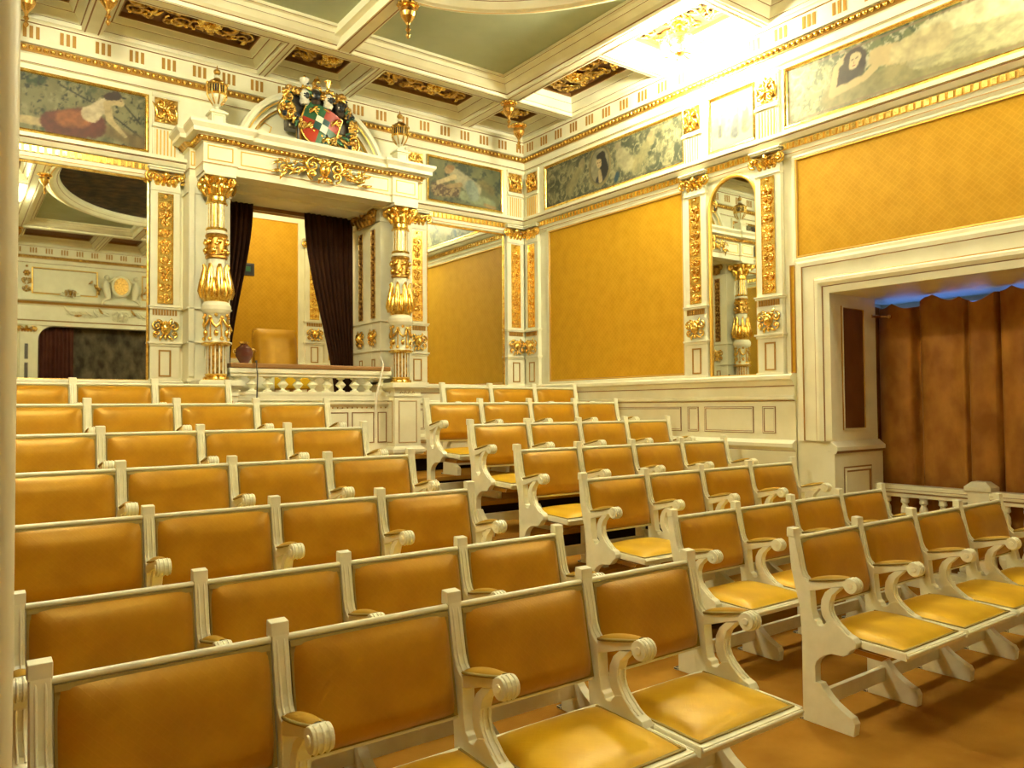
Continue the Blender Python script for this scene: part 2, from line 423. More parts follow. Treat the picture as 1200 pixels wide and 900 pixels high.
def seat_mesh():
    g = M(); x0, x1, y0, y1 = .012, W - .012, -.512, -.318
    fn = lambda a, b, h: seat_pt(a, b, h)
    # the board is full width in front of the side frames and narrower between them
    out_ = [(x0, -.512), (x1, -.512), (x1, -.316), (W - .025, -.310), (W - .025, -.075), (.025, -.075), (.025, -.310), (x0, -.316)]
    g.prism(out_, 0, 1, lambda p, q, a: seat_pt(p, q, -.030 + .030 * a), LACQ)
    g.prism([(.06, -.48), (W - .06, -.48), (W - .06, -.11), (.06, -.11)], 0, 1, lambda p, q, a: seat_pt(p, q, -.046 + .018 * a), LACQ)
    # sprung underside covered with the same cloth
    for j, (zz, ins) in enumerate(((-.047, .0), (-.078, .02))):
        if j == 0: continue
        lo = [seat_pt(.04 + ins, -.40 + ins, zz), seat_pt(W - .04 - ins, -.40 + ins, zz), seat_pt(W - .04 - ins, -.11 - ins, zz), seat_pt(.04 + ins, -.11 - ins, zz)]
        hi = [seat_pt(.04, -.42, -.046), seat_pt(W - .04, -.42, -.046), seat_pt(W - .04, -.11, -.046), seat_pt(.04, -.11, -.046)]
        g.add(lo + hi, [(0, 1, 2, 3), (4, 5, 6, 7), (0, 1, 5, 4), (1, 2, 6, 5), (2, 3, 7, 6), (3, 0, 4, 7)], BACKCLOTH)
    g.tube([seat_pt(x0 + .004, -.514, -.010), seat_pt(x1 - .004, -.514, -.010)], .007, LACQ, 8)
    for x in (x0 + .004, x1 - .004):
        g.tube([seat_pt(x, -.512, .0015), seat_pt(x, -.32, .0015)], .0035, LACQ, 6)
    return g.mesh('seat', bevel=.002)
def seatcushion_mesh():
    g = M(); x0, x1, y0, y1 = .036, W - .036, -.488, -.095
    def fn(u, v):
        a, b = 2 * u - 1, 2 * v - 1
        h = .002 + .036 * ((1 - abs(a) ** 3.5) * (1 - abs(b) ** 3.5)) ** .6
        return seat_pt(x0 + (x1 - x0) * u, y0 + (y1 - y0) * v, h)
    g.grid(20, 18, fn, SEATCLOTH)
    for (a0, a1, b0, b1) in ((x0 - .004, x1 + .004, y0 - .005, y0 + .006), (x0 - .004, x0 + .006, y0, y1), (x1 - .006, x1 + .004, y0, y1)):
        g.box(a0, a1, b0, b1, 0, .001, BRAID)
        g.v[-8:] = [seat_pt(p[0], p[1], .001 if i < 4 else .006) for i, p in enumerate(g.v[-8:])]
    return g.mesh('seat_cushion')
FM, PM, BM_, BCM, SM, SCM = side_frame_mesh(), pad_mesh(), back_mesh(), backcushion_mesh(), seat_mesh(), seatcushion_mesh()
def stretcher_mesh(n):
    g = M(); g.box(.02, n * W - .02, -.137, -.113, .082, .152, LACQ)
    return g.mesh('stretcher', bevel=.003)
def make_row(n):
    t = empty('seat_row', '', 'theatre seats', group='linked gold theatre seats')
    for k in range(n + 1):
        f = link('side_frame', FM, t, (k * W, 0, 0)); link('armrest_pad', PM, f)
    for k in range(n):
        b = link('backrest', BM_, t, (k * W, 0, 0)); link('back_cushion', BCM, b)
        s = link('seat', SM, t, (k * W, 0, 0)); link('seat_cushion', SCM, s)
    link('stretcher', stretcher_mesh(n), t)
    return t
ROWY = {7: (2.10, 2.165), 6: (2.935, 2.965), 5: (3.675, 3.675), 4: (4.375, 4.31), 3: (5.065, 5.05), 2: (5.80, 5.79), 1: (6.50, 6.40)}
RX = {7: 3.24, 6: 3.29, 5: 3.25, 4: 3.205, 3: 3.30, 2: 3.33, 1: 3.30}
LX = {7: .18, 6: .185, 5: .155, 4: .16, 3: .165, 2: .19, 1: .185}
ORD = {7: 'front', 6: 'second', 5: 'third', 4: 'fourth', 3: 'fifth', 2: 'sixth', 1: 'last'}
row4 = make_row(4); row3 = make_row(3); used4 = used3 = False
for i in range(7, 0, -1):
    z = 0 if i > 5 else LEV[5 - i]
    for side in 'LR':
        x = (LX if side == 'L' else RX)[i]; y = ROWY[i][side == 'R']
        what = 'row of four linked cream seats with gold upholstery' if i > 1 else 'short row of three linked cream and gold seats'
        lab = f"{what}, {ORD[i]} row {'left' if side == 'L' else 'right'} of the aisle"
        if i == 1:
            place(row3, (x + (0 if side == 'L' else W), y, z), 0, lab, not used3); used3 = True
        else:
            place(row4, (x, y, z), 0, lab, not used4); used4 = True
# ------------------------------------------------------------------ camera
cam = bpy.data.cameras.new('camera'); co = bpy.data.objects.new('camera', cam); C.objects.link(co)
yaw, pit, rol, fpx = radians(36.268), radians(1.676), radians(-.424), 902.16
fw = Vector((sin(yaw) * cos(pit), cos(yaw) * cos(pit), sin(pit))); rt = Vector((cos(yaw), -sin(yaw), 0)); up = rt.cross(fw)
r2 = rt * cos(rol) + up * sin(rol); u2 = up * cos(rol) - rt * sin(rol)
co.matrix_world = Matrix(((r2.x, u2.x, -fw.x, 0), (r2.y, u2.y, -fw.y, 0), (r2.z, u2.z, -fw.z, H), (0, 0, 0, 1)))
cam.sensor_fit = 'HORIZONTAL'; cam.sensor_width = 36; cam.lens = fpx / 1200 * 36; cam.clip_start = .02
bpy.context.scene.camera = co

# ------------------------------------------------------------------ walls
TOPW = 5.1
OPY0, OPY1, OPZ = -1.35, 3.425, 2.345        # side openings
BX0, BX1 = 2.10, 3.62                          # opening of the theatre box
g = M()
g.box(XL - .2, BX0, YB, YB + .2, 0, TOPW, CREAM); g.box(BX1, XR + .2, YB, YB + .2, 0, TOPW, CREAM)
g.box(BX0, BX1, YB, YB + .2, 3.52, TOPW, CREAM); g.box(BX0, BX1, YB, YB + .2, 0, 1.48, CREAM)
struct(g.build('wall_back'), 'cream back wall of the auditorium')
for nm, x0, x1 in (('wall_right', XR, XR + .2), ('wall_left', XL - .2, XL)):
    g = M()
    g.box(x0, x1, OPY1, YB, 0, TOPW, CREAM); g.box(x0, x1, YF, OPY0, 0, TOPW, CREAM); g.box(x0, x1, OPY0, OPY1, OPZ, TOPW, CREAM)
    struct(g.build(nm), 'cream side wall of the auditorium')
g = M(); PX0, PX1, PZ = 1.42, 4.30, 3.12       # stage opening
g.box(XL, PX0, YF - .2, YF, 0, TOPW, CREAM); g.box(PX1, XR, YF - .2, YF, 0, TOPW, CREAM)
g.box(PX0, PX1, YF - .2, YF, PZ, TOPW, CREAM); g.box(PX0, PX1, YF - .2, YF, 0, .8, CREAM)
n = 8
for sx, xx in ((1, PX0), (-1, PX1)):           # rounded upper corners
    R = .28; pl = [(xx, PZ), (xx + sx * R, PZ)] + [(xx + sx * (R - R * sin(pi / 2 * k / n)), PZ - R + R * cos(pi / 2 * k / n)) for k in range(n + 1)]
    g.prism(pl, YF - .2, YF, lambda p, q, a: (p, a, q), CREAM)
struct(g.build('wall_front'), 'cream proscenium wall around the stage')

# side openings: deep reveals, base blocks, outer room
DX = .66
def reveal(side):
    sg = 1 if side == 'R' else -1; xw = XR if side == 'R' else XL
    X = lambda o: xw + sg * o
    g = M()
    def bx(o0, o1, y0, y1, z0, z1, m): g.box(min(X(o0), X(o1)), max(X(o0), X(o1)), y0, y1, z0, z1, m)
    bx(.2, DX, OPY1, OPY1 + .15, 0, OPZ + .2, CREAM)                       # far reveal
    bx(.2, DX, OPY0 - .15, OPY0, 0, OPZ + .2, CREAM)
    bx(.2, DX + .9, OPY0 - .15, OPY1 + .15, OPZ, OPZ + .15, CREAM)         # soffit
    # base block with its cap and a recessed panel
    bx(-.045, DX + .02, OPY1 - .03, OPY1 + .05, 0, 1.085, CREAM)
    g.strip([(0, 1.06), (.045, 1.07), (.055, 1.09), (.055, 1.12), (.03, 1.14), (0, 1.165)], -.05, DX + .02, lambda p, q, a: (X(a), OPY1 - .0 - p - .0, q), [CREAM, BROWNLINE, CREAM, CREAM, CREAM])
    fn = lambda a, b, h: (X(a), OPY1 - .03 - h, b)
    g.rframe(.08, .50, .12, .96, [(0, .001), (.012, .004), (.03, .012), (.045, .002)], [BROWNLINE, CREAM, BROWNLINE], fn, CREAM)
    return g
struct(reveal('R').build('trim_1'), 'cream reveal of the right side opening')
struct(reveal('L').build('trim_2'), 'cream reveal of the left side opening')
for side in 'RL':
    sg = 1 if side == 'R' else -1; xw = XR if side == 'R' else XL
    g = M(); fn = lambda a, b, h: (xw + sg * a, OPY1 - h, b)
    g.rframe(.13, .47, 1.25, 2.255, [(0, 0), (0, .012), (.014, .014), (.018, .004)], [LINE, CREAM, LINE], fn, REVEALCLOTH)
    tag(g.build('reveal_cloth'), 'narrow red-brown cloth panel inside the reveal of the ' + ('right' if side == 'R' else 'left') + ' side opening', 'wall panel')
# casing round the side openings
CAS = [(0, 0), (0, .028), (.055, .028), (.06, .04), (.085, .062), (.11, .062), (.125, .035), (.135, .028), (.235, .028), (.24, .042), (.27, .046), (.29, .04), (.295, 0)]
CASM = [CREAM, CREAM, BROWNLINE, CREAM, CREAM, CREAM, LINE, CREAM, LINE, CREAM, CREAM, CREAM]
for k, F in enumerate((FR, FL)):
    g = M()
    z0 = 1.165
    for i in range(len(CAS) - 1):
        (d0, h0), (d1, h1) = CAS[i], CAS[i + 1]; m = CASM[i]
        p = [F(OPY1 + d0, h0, z0), F(OPY1 + d1, h1, z0), F(OPY1 + d1, h1, OPZ + d1), F(OPY1 + d0, h0, OPZ + d0)]
        g.add(p, [(0, 1, 2, 3)], m)
        g.add([F(OPY1 + d0, h0, OPZ + d0), F(OPY1 + d1, h1, OPZ + d1), F(OPY0 - d1, h1, OPZ + d1), F(OPY0 - d0, h0, OPZ + d0)], [(0, 1, 2, 3)], m)
        g.add([F(OPY0 - d0, h0, z0), F(OPY0 - d1, h1, z0), F(OPY0 - d1, h1, OPZ + d1), F(OPY0 - d0, h0, OPZ + d0)], [(0, 1, 2, 3)], m)
    struct(g.build('trim_%d' % (3 + k)), 'moulded cream casing round the side opening')

# ------------------------------------------------------------------ dado, entablature and cornice runs
DADO = [(0, 1.72), (.055, 1.715), (.085, 1.70), (.085, 1.672), (.06, 1.66), (.045, 1.635), (.035, 1.62), (.035, 1.612), (.03, 1.605), (.03, 1.535), (.05, 1.525), (.052, 1.505), (.03, 1.495), (.03, 1.488), (.02, 1.485),
        (.02, 1.165), (.05, 1.155), (.075, 1.135), (.075, 1.105), (.045, 1.085), (.035, 1.075), (.03, 1.07), (.03, 0)]
DM = [CREAM, CREAM, CREAM, CREAM, CREAM, CREAM, BROWNLINE, CREAM, CREAM, CREAM, CREAM, CREAM, BROWNLINE, CREAM, CREAM, CREAM, CREAM, CREAM, CREAM, CREAM, BROWNLINE, CREAM]
ENT = [(0, 3.525), (.022, 3.53), (.03, 3.55), (.03, 3.558), (.03, 3.585), (.036, 3.592), (.036, 3.648), (.06, 3.655), (.085, 3.69), (.085, 3.697), (.105, 3.70), (.105, 3.732), (0, 3.75)]
EM = [CREAM, CREAM, LINE, CREAM, CREAM, GILTPAINT, CREAM, CREAM, BROWNLINE, CREAM, CREAM, CREAM]
COR = [(0, 4.335), (.02, 4.34), (.02, 4.348), (.02, 4.41), (.028, 4.425), (.04, 4.425), (.04, 4.485), (.062, 4.49), (.062, 4.655), (.075, 4.66), (.075, 4.666), (.11, 4.69), (.11, 4.86)]
CM = [CREAM, BROWNLINE, CREAM, CREAM, LINE, LINE, CREAM, CREAM, BROWNLINE, CREAM, CREAM, CREAM]
ti = 5
def run(F, s0, s1, prof, mats, label):
    global ti
    g = M(); g.strip(prof, s0, s1, lambda p, q, a: F(a, p, q), mats)
    o = struct(g.build('trim_%d' % ti), label); ti += 1; return o
def dado_panels(F, rects, parent):
    g = M()
    for a0, a1, b0, b1 in rects:
        g.rframe(a0, a1, b0, b1, [(0, 0), (0, .006), (.006, .008), (.014, .008), (.02, .002)], [BROWNLINE, BROWNLINE, CREAM, BROWNLINE], lambda a, b, h: F(a, .021 + h, b), CREAM)
    return g.build('panel_mouldings', parent)
d = run(FR, 3.75, YB, DADO, DM, 'panelled cream dado of the right wall')
dado_panels(FR, [(3.94, 4.07, 1.215, 1.445), (4.16, 4.70, 1.215, 1.445), (4.77, 4.90, 1.215, 1.445), (4.98, 6.0, 1.215, 1.445), (6.08, 6.22, 1.215, 1.445), (6.30, 7.30, 1.215, 1.445)], d)
d = run(FL, 3.75, YB, DADO, DM, 'panelled cream dado of the left wall')
for a, b, dn in ((XL, 1.76, 'left'), (3.95, XR, 'right')):
    d = run(FB, a, b, DADO, DM, 'panelled cream dado of the back wall, %s of the box' % dn)
    dado_panels(FB, [(a + .1, a + .3, 1.215, 1.445), (a + .38, b - .38, 1.215, 1.445), (b - .3, b - .1, 1.215, 1.445)], d)
for a, b, dn in ((XL, PX0 - .35, 'left'), (PX1 + .35, XR, 'right')): run(FF, a, b, DADO, DM, 'cream dado of the front wall')
def band(F, s0, s1, label, dent=True):
    o = run(F, s0, s1, ENT, EM, label)
    g = M(); n = int((s1 - s0) / .055)
    for i in range(n):
        s = s0 + .01 + i * .055
        a, b = F(s, .034, 3.596), F(s + .033, .050, 3.640)
        g.box(min(a[0], b[0]), max(a[0], b[0]), min(a[1], b[1]), max(a[1], b[1]), 3.596, 3.640, GOLD)
    dd = g.build('dentil_course', o); dd['kind'] = 'stuff'
def cornice(F, s0, s1, label, t0, groups):
    o = run(F, s0, s1, COR, CM, label)
    g = M(); n = int((s1 - s0) / .052)
    for i in range(n):
        p = F(s0 + .026 + i * .052, .052, 4.456); g.ball(p, .021, OLDGOLD if i % 1 else GOLD, 6, 4, (1, 1, 1.05))
    b = g.build('egg_moulding', o); b['kind'] = 'stuff'
    g = M(); k = 0; s = t0
    while s < s1 - .12:
        for j in range(3):
            a, c = F(s + j * .046, .058, 4.53), F(s + j * .046 + .027, .066, 4.632)
            if s + j * .046 > s0: g.box(min(a[0], c[0]), max(a[0], c[0]), min(a[1], c[1]), max(a[1], c[1]), 4.53, 4.632, LINE)
        s += groups
    q = g.build('gilt_slots', o); q['kind'] = 'stuff'
band(FB, XL, 1.86, 'cream entablature with gilt dentils, back wall left'); band(FB, 3.92, XR, 'cream entablature with gilt dentils, back wall right')
band(FR, YF, YB, 'cream entablature with gilt dentils, right wall'); band(FL, YF, YB, 'cream entablature with gilt dentils, left wall')
cornice(FB, XL, XR, 'cream cornice with gilt egg moulding, back wall', .20, .2655)
cornice(FR, YF, YB, 'cream cornice with gilt egg moulding, right wall', YF + .1, .2655)
cornice(FL, YF, YB, 'cream cornice with gilt egg moulding, left wall', YF + .1, .2655)
cornice(FF, XL, XR, 'cream cornice with gilt egg moulding, front wall', .20, .2655)

# ------------------------------------------------------------------ pilasters (x along, -y out, z from the dado cap)
def make_pilaster():
    t = empty('pilaster', '', 'pilaster', group='cream pilasters with gilded panels')
    g = M(); w = .125
    g.box(-w, w, -.045, 0, 0, 1.73, CREAM)
    g.box(-w - .01, w + .01, -.06, 0, 0, .03, CREAM); g.box(-w - .008, w + .008, -.058, 0, .325, .345, CREAM); g.box(-w - .018, w + .018, -.072, 0, .345, .362, CREAM)
    g.box(-w - .002, w + .002, -.050, 0, .362, .60, CREAM); g.box(-w - .01, w + .01, -.062, 0, .655, .672, CREAM); g.box(-w - .018, w + .018, -.07, 0, .672, .684, CREAM)
    g.box(-w - .004, w + .004, -.055, 0, 1.722, 1.738, CREAM); g.box(-w, w, -.05, 0, 1.738, 1.86, CREAM); g.box(-w - .02, w + .02, -.085, 0, 1.90, 1.925, CREAM); g.box(-w - .03, w + .03, -.098, 0, 1.918, 1.935, CREAM)
    g.build('shaft', t, bevel=.003)
    g = M(); g.rframe(-.052, .052, .05, .29, [(0, .045), (.0, .053), (.012, .053), (.014, .047)], LINE, panel, CREAM); g.build('base_panel', t)
    g = M()
    for k in range(9): g.box(-.104 + k * .0235, -.104 + k * .0235 + .014, -.057, -.045, .602, .652, LINE)
    g.build('fluting', t)
    g = M(); mask_ornament(g, .24, .20, GOLD, .478, -.058); g.build('mask', t)
    g = M(); g.rframe(-.066, .066, .705, 1.705, [(0, .045), (0, .054), (.008, .054), (.010, .049)], [GOLD, GOLD, GOLD], panel, GOLD)
    scroll_column(g, .118, .715, 1.695, GOLD, -.055, 3); g.build('gilded_panel', t)
    g = M(); capital(g, .27, .165, GOLD, 1.742, .062); g.build('capital', t)
    return t
pil = make_pilaster(); first = True
PILS = [('B', 1.57, 'pilaster between the left mirror and the theatre box'), ('B', 4.15, 'pilaster between the theatre box and the right mirror'),
        ('B', 5.50, 'pilaster on the back wall beside the right corner'), ('B', .20, 'pilaster on the back wall beside the left corner'),
        ('R', 7.27, 'pilaster on the right wall beside the back corner'), ('R', 4.76, 'pilaster on the far side of the arched mirror of the right wall'),
        ('R', 3.965, 'pilaster between the arched mirror and the side opening, right wall'),
        ('L', 7.27, 'pilaster on the left wall beside the back corner'), ('L', 4.76, 'pilaster on the far side of the arched mirror of the left wall'),
        ('L', 3.965, 'pilaster between the arched mirror and the side opening, left wall')]
for w, s, lab in PILS:
    place(pil, wloc(w, s, 1.70), ROT[w], 'cream and gilt ' + lab, first); first = False
# frieze blocks above the pilasters
def make_block():
    t = empty('frieze_block', '', 'wall ornament', group='gilt ornaments over the pilasters')
    g = M(); w = .112
    g.box(-w, w, -.022, 0, 0, .56, CREAM); g.box(-w - .006, w + .006, -.045, 0, .262, .284, CREAM); g.box(-w, w, -.034, 0, .284, .30, CREAM); g.box(-w - .006, w + .006, -.03, 0, .545, .575, CREAM)
    g.build('block', t, bevel=.002)
    g = M(); g.rframe(-.095, .095, .0, .25, [(0, .022), (0, .028)], GILTPAINT, panel, CREAM)
    for k in range(6): g.box(-.082 + k * .030, -.082 + k * .030 + .010, -.034, -.026, .008, .242, GILTPAINT)
    g.build('fluting', t)
    g = M(); g.rframe(-.098, .098, .31, .535, [(0, .022), (0, .03)], OLDGOLD, panel, OLDGOLD)
    for sx in (-1, 1):
        for sz in (-1, 1):
            curl(g, sx * .05, .422 + sz * .055, .038, pi / 2 * sz, 1.4, .011, GOLD, -.036, sx * sz, .012); leafy(g, 0, .422, pi / 4 * (1 if sz > 0 else -1) if sx > 0 else pi - pi / 4 * sz, .08, .034, GOLD, -.036)
    rosette(g, 0, .422, .04, GOLD, -.045); g.ball((0, -.04, .52), .014, GOLD); g.ball((0, -.04, .325), .014, GOLD)
    for sx in (-1, 1): leafy(g, sx * .085, .35, pi / 2 - .25, .14, .026, GOLD, -.034)
    g.build('gilded_carving', t)
    return t
blk = make_block(); first = True
for w, s, lab in [('B', 1.575, 'above the pilaster left of the theatre box'), ('B', 4.14, 'above the pilaster right of the theatre box'), ('B', 5.52, 'on the back wall beside the right corner'),
                  ('B', .20, 'on the back wall beside the left corner'), ('R', 7.27, 'on the right wall beside the back corner'), ('R', 4.80, 'between the long medallion mural and the small mural, right wall'),
                  ('R', 3.975, 'between the small mural and the reclining woman, right wall'), ('L', 7.27, 'on the left wall beside the back corner'), ('L', 4.80, 'farther from the stage, left wall'), ('L', 3.975, 'nearer to the stage, left wall')]:
    place(blk, wloc(w, s, 3.74), ROT[w], 'square gilt carving ' + lab, first); first = False

# ------------------------------------------------------------------ mirrors
def mirror(w, s, half, z0, z1, label):
    t = empty('wall_mirror', label, 'mirror', wloc(w, s, z0), ROT[w])
    g = M(); h = z1 - z0
    g.rframe(-half - .022, half + .022, -.022, h + .022, [(0, 0), (0, .02), (.008, .026), (.02, .024), (.022, .012)], [GOLD] * 4, panel); g.build('gilt_frame', t)
    g = M(); g.box(-half, half, -.012, -.004, 0, h, MIRROR); g.build('glass', t)
mirror('B', .905, .515, 1.725, 3.505, 'tall gilt framed mirror left of the theatre box, showing the stage')
mirror('B', 4.815, .515, 1.725, 3.505, 'tall gilt framed mirror right of the theatre box, showing the gold wall')
def arch_mirror(w, s, label):
    t = empty('arched_mirror', label, 'mirror', wloc(w, s, 1.725), ROT[w])
    hw, hs = .245, 1.53; n = 20
    def arch(r): return [(-r, -(r - hw)), (-r, hs)] + [(-r * cos(pi * k / n), hs + r * sin(pi * k / n)) for k in range(1, n)] + [(r, hs), (r, -(r - hw))]
    g = M(); g.prism(arch(hw), -.012, -.004, lambda p, q, a: (p, a, q), MIRROR); g.build('glass', t)
    g = M(); prof = [(hw + .028, 0), (hw + .028, .022), (hw + .016, .03), (hw, .026), (hw, .008)]
    for i in range(len(prof) - 1):
        A, B = arch(prof[i][0]), arch(prof[i + 1][0]); m = CREAM if i == 0 else GILTPAINT; k = len(A)
        g.add([(p, -prof[i][1], q) for p, q in A] + [(p, -prof[i + 1][1], q) for p, q in B], [(j, (j + 1) % k, (j + 1) % k + k, j + k) for j in range(k)], m)
    g.build('gilt_frame', t)
arch_mirror('R', 4.355, 'narrow round-arched mirror between two pilasters of the right wall')
arch_mirror('L', 4.355, 'narrow round-arched mirror between two pilasters of the left wall')

# ------------------------------------------------------------------ cloth wall panels
def clothpanel(w, s0, s1, z0, z1, label, strip=None):
    F = {'R': FR, 'L': FL, 'B': FB}[w]
    t = empty('cloth_wall_panel', label, 'wall panel', wloc(w, (s0 + s1) / 2, z0), ROT[w])
    hw = (s1 - s0) / 2
    g = M(); g.rframe(-hw - .05, hw + .05, -.05, z1 - z0 + .05, [(0, 0), (0, .018), (.02, .022), (.03, .018), (.034, .02), (.044, .02), (.05, .008)], [CREAM, CREAM, CREAM, LINE, GILTPAINT, LINE], panel); g.build('frame', t)
    g = M(); g.box(-hw, hw, -.009, -.002, 0, z1 - z0, WALLCLOTH); g.build('gold_cloth', t)
clothpanel('R', 4.955, 6.955, 1.765, 3.49, 'large panel of gold patterned cloth on the right wall, left of the arched mirror')
clothpanel('R', OPY0 - .27, 3.70, 2.69, 3.48, 'long panel of gold patterned cloth above the right side opening')
clothpanel('L', 4.955, 6.955, 1.765, 3.49, 'large panel of gold patterned cloth on the left wall')
clothpanel('L', OPY0 - .27, 3.70, 2.69, 3.48, 'long panel of gold patterned cloth above the left side opening')
for w in 'RL':
    t = wloc(w, 3.768, 1.72)
    g = M(); g.rframe(-.022, .022, 0, .90, [(0, 0), (0, .012), (.008, .012), (.010, .004)], [LINE, LINE, LINE], panel, WALLCLOTH)
    o = g.build('cloth_strip', None); o.location = t; o.rotation_euler = (0, 0, ROT[w])
    tag(o, 'narrow gilt edged strip of gold cloth beside the casing of the ' + ('right' if w == 'R' else 'left') + ' side opening', 'wall panel')
# ------------------------------------------------------------------ theatre box in the back wall
BC = 2.857
# piers and inner returns
g = M()
for sg in (-1, 1):
    xa, xb = BC + sg * .765, BC + sg * 1.13
    x0, x1 = min(xa, xb), max(xa, xb)
    g.box(x0, x1, 7.24, YB + .05, .9, 3.56, CREAM)                    # pier behind the column
    g.box(min(xb, xb - sg * .05), max(xb, xb - sg * .05) , 7.22, 7.24, 1.75, 3.5, CREAM)
    xi = BC + sg * .765; a, b = min(xi, xi + sg * .16), max(xi, xi + sg * .16)
    g.box(a, b, YB, 8.0, 1.2, 3.60, CREAM)                            # deep inner return
    for z0, z1, o in ((1.70, 1.73, .012), (2.05, 2.068, .02), (2.355, 2.37, .02), (3.40, 3.415, .012)):
        g.box(min(xi - sg * o, xi), max(xi - sg * o, xi), 7.235, 8.0, z0, z1, CREAM)
        g.box(x0 - .012, x1 + .012, 7.24 - o, YB, z0, z1, CREAM)
g.box(2.02, 3.69, 7.20, 8.05, 3.545, 3.62, CREAM)                     # soffit
g.box(2.05, 3.66, 7.9, 8.0, 3.50, 3.60, BROWNLINE)
struct(g.build('trim_40', bevel=.003), 'cream piers and soffit framing the theatre box')
t = struct(empty('trim_41', 'gilded strips and carvings on the inner returns of the theatre box', 'x')); del t['category']
for sg in (-1, 1):
    xi = BC + sg * .765
    for k, y in enumerate((7.40, 7.70)):
        g = M(); g.T = (lambda xi, sg, y: (lambda a, o, z: (xi + sg * o * 1.0, y + a, z)))(xi, sg, y)
        g.rframe(-.045, .045, 2.40, 3.34, [(0, 0), (0, .012), (.007, .012), (.01, .006)], [OLDGOLD] * 3, lambda a, b, h: (a, -h, b), REVEALCLOTH)
        scroll_column(g, .078, 2.41, 3.33, OLDGOLD, -.012, 5 + k); g.build('gilded_strip', t)
        g = M(); g.T = (lambda xi, sg, y: (lambda a, o, z: (xi + sg * o, y + a, z)))(xi, sg, y)
        mask_ornament(g, .20, .19, GOLD, 2.20, -.012); g.build('mask', t)
        g = M(); g.T = (lambda xi, sg, y: (lambda a, o, z: (xi + sg * o, y + a, z)))(xi, sg, y)
        g.rframe(-.035, .035, 1.78, 1.97, [(0, .0), (0, .008), (.010, .008), (.012, .002)], LINE, lambda a, b, h: (a, -h, b), CREAM); g.build('base_panel', t)
    g = M(); g.T = (lambda xi, sg: (lambda a, o, z: (xi + sg * (o - .0), 7.55 + a, z)))(xi, sg)
    capital(g, .50, .16, OLDGOLD, 3.40, .05); g.box(-.30, .40, -.08, 0, 3.535, 3.56, CREAM); g.build('capital', t)

